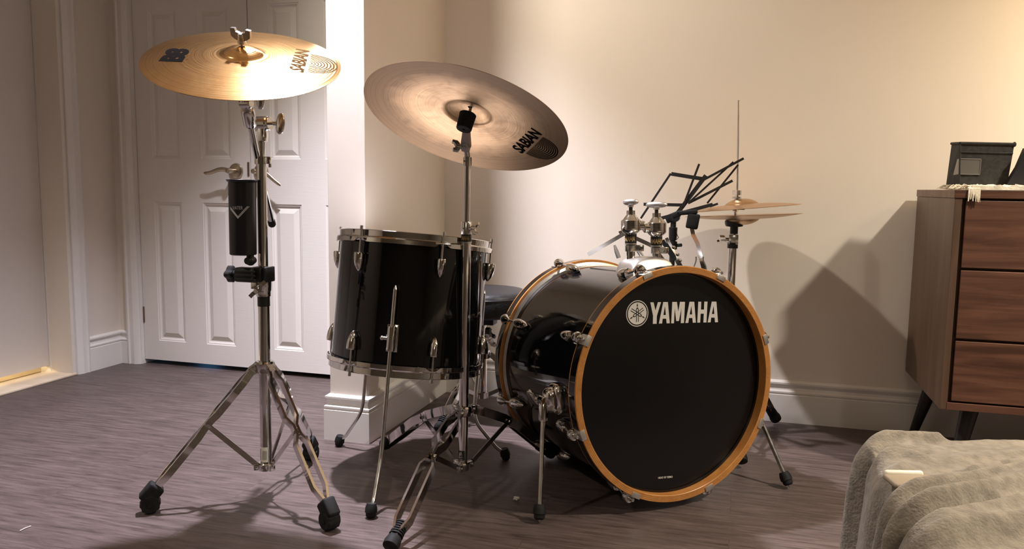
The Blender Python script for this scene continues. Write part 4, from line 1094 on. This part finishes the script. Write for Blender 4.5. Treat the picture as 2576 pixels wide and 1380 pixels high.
mb = MB(); mb.box((pz.x - .004, MY, pz.z + .012), (.042, .024, .026), Matrix.Rotation(radians(-24), 3, 'Y'), .004); mb.cyl((pz.x + .006, MY - .016, pz.z + .012), (pz.x + .006, MY + .016, pz.z + .012), .014, 20)
mb.lathe([(.0088, 0), (.0125, 0), (.0135, .04), (.0088, .042)], (pz.x, MY, pz.z - .06), UP, 18, True); mb.build('desk_joint', M['black_plastic'], ms)
kz = at(1703, 617, MY)
mb = MB(); mb.lathe([(.0088, -.014), (.0145, -.012), (.0145, .012), (.0088, .014)], (pz.x, MY, kz.z), UP, 18, True); mb.cyl((pz.x + .012, MY, kz.z), (pz.x + .030, MY, kz.z + .002), .0055, 14, .002); mb.build('clamp_knob', M['black_plastic'], ms)
wl = MB(); wl.tube([at(1700, 580, MY - .01), at(1704, 592, MY - .01), at(1707, 597, MY - .01), at(1704, 601, MY - .01), at(1700, 600, MY - .01)], .0012, 8); wl.build('wire_clip', M['black_paint'], ms)
for k in range(3):
    a = radians(60 + 120 * k); m1 = MB(); e = Vector((pz.x + .12 * cos(a), MY + .12 * sin(a), .010)); m1.strip([(pz.x, MY, .24), e], .011, .004, UP.cross(Vector((cos(a), sin(a), 0)))); m1.strip([(pz.x, MY, .085), lerp((pz.x, MY, .24), e, .5)], .010, .003, UP.cross(Vector((cos(a), sin(a), 0))))
    lg_ = m1.build('leg', M['black_paint'], ms, smooth=False); m1 = MB(); m1.box(e + UP * 0, (.022, .016, .018), Matrix.Rotation(a, 3, 'Z'), .003); m1.build('rubber_foot', M['rubber'], lg_)

# ================================================================== SNARE STAND (folded basket seen above the bass drum)
SY = 2.56
ss = thing('snare_stand', 'chrome snare stand with open basket arms and one rubber arm tip behind the tom mount', 'snare stand', (at(1735, 700, SY).x, SY, 0))
bx = at(1735, 700, SY).x
MB().tube([(bx, SY, .10), (bx, SY, .46)], .0115, 20).build('post', M['chrome'], ss)
hub = Vector((bx, SY, .47))
mb = MB(); mb.ellipsoid(hub, (.022, .022, .020)); mb.cyl(hub - Vector((.02, 0, 0)), hub + Vector((.02, 0, 0)), .012, 18); mb.build('basket_hub', M['chrome'], ss)
# arm to the left, straight flat bar
a0, a1 = at(1572, 586, 2.40), at(1479, 640, 2.36)
m1 = MB(); m1.strip([hub + Vector((-.01, 0, .01)), at(1640, 618, 2.42), a0, a1], [.010, .012, .013, .012], .008, UP); arm1 = m1.build('basket_arm', M['chrome_soft'], ss, ang=25)
m1 = MB(); q0 = at(1556, 582, 2.40); m1.prism([(0, 0), (.020, .008), (.021, .002), (.004, -.008)], q0, (1, 0, 0), (0, 0, 1), .006); m1.build('arm_screw', M['chrome_soft'], arm1)
# upright arm with rubber grip
k0, k1, k2, k3 = at(1775, 690, 2.46), at(1756, 625, 2.46), at(1744, 590, 2.46), at(1738, 560, 2.46)
m1 = MB(); m1.strip([hub + Vector((.01, .01, -.02)), k0, at(1764, 650, 2.46), at(1755, 612, 2.462), k2, k3], [.014, .014, .013, .012, .012, .012], .010, (1, 0, .2)); arm2 = m1.build('basket_arm', M['chrome'], ss, ang=25)
m1 = MB(); gR = Matrix.Rotation(radians(9), 3, 'Y'); gp = at(1743, 556, 2.46)
m1.box(gp, (.036, .022, .046), gR, .005, 3); m1.box(gp + Vector((-.018, -.002, .026)), (.062, .018, .014), Matrix.Rotation(radians(-6), 3, 'Y'), .004, 3); m1.box(gp + Vector((-.050, -.002, .018)), (.026, .018, .018), Matrix.Rotation(radians(-20), 3, 'Y'), .004); m1.build('rubber_grip', M['rubber'], arm2)
m1 = MB()
for sx in (-1, 1): m1.tube([at(1760 + sx * 9, 645, 2.452), at(1760 + sx * 9, 655, 2.452), at(1761 + sx * 15, 670, 2.452), at(1762 + sx * 15, 690, 2.452), at(1762 + sx * 15, 720, 2.452)], .0022, 10)
m1.build('grip_wire', M['steel'], arm2)
# third arm, perforated bar with its dark back strip
m1 = MB(); j0, j1, j2 = at(1676, 598, 2.42), at(1697, 640, 2.42), at(1722, 690, 2.42)
m1.strip([j0, j1, j2, hub + Vector((.012, 0, 0))], [.009, .014, .014, .012], .006, Vector((0, 1, 0)).cross(j2 - j0))
for p_ in ((1695, 622), (1705, 640), (1711, 655)): m1.ellipsoid(at(*p_, 2.414), (.0055, .004, .0055), None, 12, 8)
arm3 = m1.build('basket_arm', M['chrome'], ss, ang=25)
m1 = MB(); m1.strip([at(1666, 604, 2.405), at(1694, 648, 2.405), at(1698, 655, 2.405)], [.012, .013, .006], .006, Vector((0, 1, 0)).cross(j2 - j0)); m1.build('arm_pad', M['rubber'], arm3)
for k in range(3):
    a = radians(80 + 120 * k); m1 = MB(); e = Vector((bx + .13 * cos(a), SY + .13 * sin(a), .012)); m1.strip([(bx, SY, .22), e], .014, .006, UP.cross(Vector((cos(a), sin(a), 0))))
    lg_ = m1.build('leg', M['chrome'], ss, smooth=False); m1 = MB(); m1.ellipsoid(e + UP * .003, (.015, .012, .014), None, 14, 8); m1.build('rubber_foot', M['rubber'], lg_)

# ================================================================== DRESSER
X0, X1, YF, YB, ZB, ZT = .532, 1.95, 2.345, 2.825, .215, .806
dr = thing('dresser', 'walnut brown chest of drawers on black tapered legs against the right wall', 'dresser', (X0, YF, 0))
mb = MB(); mb.box(((X0 + X1) / 2, (YF + YB) / 2 + .010, (ZB + .02 + ZT - .0218) / 2), (X1 - X0 - .036, YB - YF - .022, ZT - .0218 - ZB - .02)); mb.build('carcass', M['walnut_side'], dr, smooth=False)
for xs in (X0 + .009, X1 - .009):
    MB().box((xs, (YF + YB) / 2, (ZB + ZT - .022) / 2), (.018, YB - YF, ZT - .022 - ZB), None, .001).build('side_panel', M['walnut_side'], dr, smooth=False)
MB().box(((X0 + X1) / 2, (YF + YB) / 2, ZT - .011), (X1 - X0 + .004, YB - YF + .004, .0215), None, .001).build('top_panel', M['walnut'], dr, smooth=False)
MB().box(((X0 + X1) / 2, (YF + YB) / 2, ZB + .010), (X1 - X0 - .030, YB - YF, .020), None, .001).build('bottom_panel', M['walnut'], dr, smooth=False)
gz = [ZT - .0275, .598, .408, ZB + .022]
for c in range(3):
    xa = X0 + .027 + c * (X1 - X0 - .05) / 3; xb = xa + (X1 - X0 - .05) / 3 - .006
    for r_ in range(3):
        z1_, z0_ = gz[r_] - (.0 if r_ == 0 else .004), gz[r_ + 1] + .003
        MB().box(((xa + xb) / 2, YF + .010, (z0_ + z1_) / 2), (xb - xa, .018, z1_ - z0_), None, .0015).build('drawer', M['walnut'], dr, smooth=False)
for lx, ly, dx, dy in ((X0 + .075, YB - .07, -.052, .03), (X0 + .095, YF + .075, -.045, -.035), (X1 - .075, YB - .07, .06, .03), (X1 - .095, YF + .075, .06, -.035)):
    MB().tube([(lx, ly, ZB + .004), (lx + dx, ly + dy, .0)], [.024, .0115], 24).build('leg', M['dark_wood_leg'], dr)
# ---- runner with fringe
rn = thing('table_runner', 'cream woollen runner with a fringed end hanging over the dresser edge', 'table runner', (X0 + .02, YF + .1, ZT))
def rug(x, y):
    return ZT + .006 + .009 * (.5 + .5 * noise.noise(Vector((x * 60, y * 60, 0)))) + .005 * noise.noise(Vector((x * 140, y * 140, 3)))
mb = MB(); nx, ny = 200, 40; vs = []; fs = []
for i in range(nx + 1):
    for j in range(ny + 1):
        u, v = i / nx, j / ny
        x = X0 + .035 + u * 1.25 + .006 * noise.noise(Vector((0, v * 40, 1))) * (1 - u); y = YF - .002 + v * .30 + .003 * noise.noise(Vector((u * 300, 0, 5))) * (1 - v)
        ed = min(1, min(u * 1.25, v * .30 + .002, (1 - v) * .30) / .003)
        if j == 1: y = YF - .001
        zz_ = ZT + .0006 if (j in (0, ny) or i in (0, nx)) else ZT + .0012 + max(.004, rug(x, y) - ZT) * (.70 + .30 * ed)
        vs.append(Vector((x, y, zz_)))
for i in range(nx):
    for j in range(ny): fs.append((i * (ny + 1) + j, (i + 1) * (ny + 1) + j, (i + 1) * (ny + 1) + j + 1, i * (ny + 1) + j + 1))
mb.add(vs, fs).build('woven_cloth', M['cream_cloth'], rn)
rnd = random.Random(3); mb = MB()
fx0, fx1 = at(2436, 482, YF).x, at(2464, 482, YF).x
for k in range(26):
    x = fx0 + (fx1 - fx0) * rnd.random(); l = .018 + .014 * rnd.random(); dx = (rnd.random() - .5) * .012
    mb.tube([(x, YF + .008, ZT + .006), (x + dx * .2, YF - .004, ZT + .003), (x + dx * .5, YF - .006, ZT - l * .5), (x + dx, YF - .005 - .003 * rnd.random(), ZT - l)], [.0018, .0019, .0016, .0006], 6)
for k in range(70):
    y = YF + .02 + .26 * rnd.random(); x = X0 + .038; l = .012 + .016 * rnd.random()
    mb.tube([(x + .006, y, ZT + .006), (x - l * .5, y + (rnd.random() - .5) * .008, ZT + .010 * rnd.random() + .005), (x - l, y + (rnd.random() - .5) * .014, ZT + .003)], [.0018, .0016, .0006], 6)
for k in range(60):
    x = X0 + .04 + .12 * rnd.random(); dx = (rnd.random() - .5) * .03
    mb.tube([(x, YF + .03, ZT + .008), (x + dx * .5, YF + .012, ZT + .012), (x + dx, YF + .001, ZT + .003)], [.0016, .0016, .0006], 6)
mb.build('fringe', M['cream_cloth'], rn)
# ---- fabric bin
BY0, BY1 = 2.50, 2.63
b0, b1 = at(2413, 468, BY0), at(2533, 472, BY0); t0_, t1_ = at(2416, 359, BY0), at(2552, 363, BY0)
l0, l1 = at(2380, 464, BY1), at(2394, 361, BY1)
zb_ = ZT + .015
bl = thing('fabric_bin', 'dark charcoal folded fabric storage bin with a clear label pocket on the dresser', 'storage bin', ((b0.x + b1.x) / 2, (BY0 + BY1) / 2, zb_))
c = [Vector((b0.x, BY0, zb_)), Vector((b1.x, BY0, zb_)), Vector((b1.x + (l0.x - b0.x) * 1.0, BY1, zb_)), Vector((l0.x, BY1, zb_)),
     Vector((t0_.x, BY0, t0_.z)), Vector((t1_.x, BY0, t1_.z)), Vector((t1_.x + (l1.x - t0_.x) * .6, BY1, t1_.z)), Vector((l1.x, BY1, l1.z))]
mb = MB(); mb.hexa(c); mb.build('body', M['bin_fabric'], bl, smooth=False)
mb = MB()
mb.tube([c[4] + UP * -.001, c[5] + UP * .0005], .0042, 10); mb.tube([c[4] + UP * -.001, c[7]], .0040, 10); mb.ellipsoid(c[5], (.005, .005, .007), None, 10, 8)
mb.tube([lerp(c[4], c[0], .22) + Vector((0, -.001, 0)), lerp(c[5], c[1], .22) + Vector((0, -.001, 0))], .0022, 8); mb.tube([c[0], c[4]], .0026, 8)
mb.build('seam', M['bin_fabric'], bl)
def bf(s, t, off): return lerp(lerp(c[0], c[1], s), lerp(c[4], c[5], s), t) + Vector((0, -off, 0))
def bs(s, t, off): return lerp(lerp(c[3], c[0], s), lerp(c[7], c[4], s), t) + Vector((-off * .8, -off * .5, 0))
pk = MB(); pk.add([bf(.01, .25, .0022), bf(.405, .25, .0022), bf(.405, .62, .0022), bf(.01, .62, .0022)], [(0, 1, 2, 3)]); pkt = pk.build('label_pocket', M['pocket'], bl, smooth=False)
pk = MB(); pk.add([bs(.55, .23, .0018), bs(.99, .25, .0018), bs(.99, .62, .0018), bs(.55, .60, .0018)], [(0, 1, 2, 3)]); pk.build('pocket_side', M['pocket_light'], pkt, smooth=False)
pk = MB()
for a_, b_ in (((.01, .25), (.405, .25)), ((.405, .25), (.405, .62)), ((.405, .62), (.01, .62))): pk.tube([bf(*a_, .0028), bf(*b_, .0028)], .0011, 6)
pk.build('pocket_rim', M['pocket_light'], pkt)
# ---- black leaning object at the right edge
e0, e1, e2, e3 = at(2531, 466, 2.47), at(2545, 466, 2.47), at(2600, 350, 2.47), at(2574, 376, 2.47)
lb = MB(); zz = ZT + .009
pb = [(e0.x - .004, zz), (e0.x + .018, zz), (e0.x + .019, zz + .010), (e0.x + .060, zz + .004), (e0.x + .064, zz - .0005), (e0.x + .16, zz - .0005), (e0.x + .16, zz + .13), (e3.x + .004, e3.z + .004), (e0.x + .022, zz + .055)]
lb.prism([(x, z) for x, z in pb], (0, 2.475, 0), (1, 0, 0), (0, 0, 1), .028)
o_ = lb.build('easel_stand', M['black_plastic'], loc=(e0.x, 2.475, zz), smooth=False)
tag(o_, 'black slanted stand cut off by the right edge, beside the fabric bin on the dresser', 'stand')
for v in o_.data.vertices: pass

# ================================================================== BED WITH BLANKET (front right)
BZ = .392
C0 = Vector((.205, 1.425)); E1 = Vector((.96, .28)).normalized(); E2 = Vector((.02, -1)).normalized()
bed = thing('bed', 'low bed block under the grey blanket at the lower right corner', 'bed', (C0.x + .5, C0.y - .35, 0))
cs = []
for z in (.02, BZ - .022):
    for a, b_ in ((.025, .025), (.97, .025), (.97, .92), (.025, .92)): q = C0 + E1 * a + E2 * b_; cs.append(Vector((q.x, q.y, z)))
MB().hexa([cs[3], cs[2], cs[1], cs[0], cs[7], cs[6], cs[5], cs[4]]).build('mattress', M['mattress'], bed, smooth=False)
def top_ab(px, py):
    p_ = flr(px, py, BZ); d = Vector((p_.x, p_.y)) - C0; D_ = E1.x * E2.y - E1.y * E2.x; return ((d.x * E2.y - d.y * E2.x) / D_, (E1.x * d.y - E1.y * d.x) / D_)
zbk = lambda x, y: (2080 + x / 4.06, 1040 + y / 4.06)
RID = [  # (points in photo, height, half width)
 ([(360, 1050), (400, 860), (470, 720), (600, 630), (760, 570)], .010, .016),
 ([(400, 1180), (440, 1000), (520, 880), (640, 815), (900, 800), (1300, 745), (1700, 690), (2150, 610)], .017, .017),
 ([(430, 1400), (480, 1200), (570, 1040), (700, 985), (1000, 1005), (1500, 880), (2000, 725), (2350, 620)], .027, .021),
 ([(540, 1520), (630, 1310), (780, 1215), (1000, 1190), (1300, 1170), (1600, 1085), (2000, 985), (2350, 900)], .022, .020),
 ([(680, 1540), (820, 1390), (1000, 1315), (1300, 1275), (1650, 1240), (2000, 1170), (2350, 1090)], .020, .018),
 ([(350, 330), (450, 275), (650, 258), (900, 252), (1120, 262)], .013, .013),
 ([(330, 520), (420, 430), (600, 395), (800, 420), (1000, 490)], .009, .013),
 ([(1500, 610), (1750, 560), (2100, 535), (2350, 500)], .012, .014),
 ([(1350, 470), (1700, 430), (2100, 420)], .007, .020),
 ([(560, 950), (900, 895), (1300, 850), (1700, 785), (2100, 670)], -.012, .016),
 ([(560, 1250), (680, 1120), (900, 1090), (1250, 1060), (1700, 960)], -.010, .016),
 ([(380, 420), (520, 335), (760, 350), (960, 400)], -.012, .013)]
def chaikin(p):
    for _ in range(2):
        q = [p[0]]
        for (x0, y0), (x1, y1) in zip(p, p[1:]): q += [(x0 * .75 + x1 * .25, y0 * .75 + y1 * .25), (x0 * .25 + x1 * .75, y0 * .25 + y1 * .75)]
        p = q + [p[-1]]
    return p
RID = [(chaikin([top_ab(*zbk(*p)) for p in pts]), h * 1.15, w) for pts, h, w in RID]
def ridges(a, b_):
    s = 0
    for pts, h, w in RID:
        best = 9
        for (x0, y0), (x1, y1) in zip(pts, pts[1:]):
            dx, dy = x1 - x0, y1 - y0; t = max(0, min(1, ((a - x0) * dx + (b_ - y0) * dy) / (dx * dx + dy * dy + 1e-9)))
            d = hypot(a - x0 - dx * t, b_ - y0 - dy * t)
            if d < best: best = d
        if best < w * 3: s += h * exp(-(best / w) ** 2)
    return s
mb = MB(); A0, A1, B0, B1, NA, NB = -.40, 1.0, -.40, .95, 260, 260; vs = []; fs = []
def ease(lo, hi, n, i):      # finer near the visible corner
    t = i / n
    for t0, t1, x0, x1 in ((0, .12, lo, -.15), (.12, .88, -.15, .46), (.88, 1.0001, .46, hi)):
        if t <= t1: return x0 + (x1 - x0) * (t - t0) / (t1 - t0)
    return hi
RAD = .035
for i in range(NA + 1):
    a = ease(A0, A1, NA, i)
    for j in range(NB + 1):
        b_ = ease(B0, B1, NB, j)
        da, db = max(0, RAD - a), max(0, RAD - b_)
        dd = hypot(da, db); ca, cb = max(a, RAD), max(b_, RAD)
        oa, ob = (da / dd, db / dd) if dd > 1e-9 else (0, 0)
        arc = RAD * pi / 2
        if dd < arc: ang_ = dd / RAD; ho = RAD * sin(ang_); dz = RAD * (1 - cos(ang_))
        else: ho = RAD + (dd - arc) * .10; dz = RAD + (dd - arc)
        wob = 0
        if dd > .01:
            w_ = min(1, (dd - .01) / .1); s_ = (b_ if da > db else a)
            wob = w_ * (.010 * sin(s_ * 46 + .6 * sin(dd * 9)) + .007 * noise.noise(Vector((s_ * 18, dd * 4, 2))))
        if dd > 0 and da >= db: wob += ridges(RAD * .6, b_) * .9 * min(1, dd / .06) * exp(-dd * 3)
        q = C0 + E1 * (ca - oa * (ho + wob)) + E2 * (cb - ob * (ho + wob))
        h = ridges(a, b_) if dd < .08 else ridges(max(a, -.06), b_) * .3
        h += .0035 * noise.noise(Vector((a * 9, b_ * 9, 0))) + .0016 * noise.noise(Vector((a * 22, b_ * 40, 4))) + .0008 * noise.noise(Vector((a * 90, b_ * 90, 8)))
        fall = max(0, 1 - dd / arc)
        z = BZ - dz + h * (.25 + .75 * fall)
        vs.append(Vector((q.x, q.y, max(z, .006 + .002 * noise.noise(Vector((a * 20, b_ * 20, 1)))))))
for i in range(NA):
    for j in range(NB): fs.append((i * (NB + 1) + j, (i + 1) * (NB + 1) + j, (i + 1) * (NB + 1) + j + 1, i * (NB + 1) + j + 1))
bm_ = mat('grey_fleece', (.30, .255, .20), .95, sheen=.25)
noise_col(bm_, (.155, .130, .098), (.245, .208, .158), (60, 60, 60), 4, bump=.8, bscale=(260, 260, 260))
blk = mb.add(vs, fs).build('blanket', bm_, loc=(C0.x, C0.y, 0), ang=80)
tag(blk, 'rumpled grey-beige fleece blanket draped over the bed in the lower right corner', 'blanket')
# small slab with a white edge lying on the blanket
wp = flr(*zbk(885, 700), BZ + .004)
Rw = Matrix.Rotation(radians(15), 3, 'Z')
rp = thing('power_bank', 'small tan slab with a white far edge resting on the rumpled blanket', 'power bank', (wp.x, wp.y, BZ))
MB().box((wp.x, wp.y, BZ + .005), (.070, .042, .008), Rw, .004, 3).build('case', M['tan_plastic'], rp)
off = Rw @ Vector((-.004, .022, .003)); MB().box((wp.x + off.x, wp.y + off.y, BZ + .008), (.056, .008, .011), Rw, .0045, 3).build('white_edge', M['white_plastic'], rp)

# ================================================================== bits on the floor
def lint(name, px, py, r, label, cat, seed):
    p_ = flr(px, py); rnd = random.Random(seed); mb = MB()
    for k in range(46):
        a = rnd.random() * 6.28; e = rnd.random(); pts = []
        q = p_ + Vector(((rnd.random() - .5) * r * .5, (rnd.random() - .5) * r * .5, .002 + r * .3 * rnd.random()))
        for t in range(4): pts.append(q + Vector((cos(a + t * .8), sin(a + t * .8), 0)) * (r * .35 * t / 3) + UP * (max(.0008 - q.z, (e - .5) * r * .2 * t / 3)))
        mb.tube(pts, .0006, 5)
    return tag(mb.build(name, M['fluff'], loc=(p_.x, p_.y, 0)), label, cat)
lint('lint_tuft', 1298, 1256, .016, 'small white tuft of lint on the floor left of the bass drum', 'lint', 1)
lint('lint_tuft', 2243, 1091, .03, 'pale clump of dust on the floor by the back wall near the dresser leg', 'lint', 2)
p0, p1 = flr(50, 1336), flr(78, 1324)
tag(MB().tube([p0 + UP * .002, lerp(p0, p1, .5) + UP * .003, p1 + UP * .002], .0009, 6).build('straw', M['fluff'], loc=(p0.x, p0.y, 0)), 'thin pale straw lying on the floor at the lower left', 'straw')
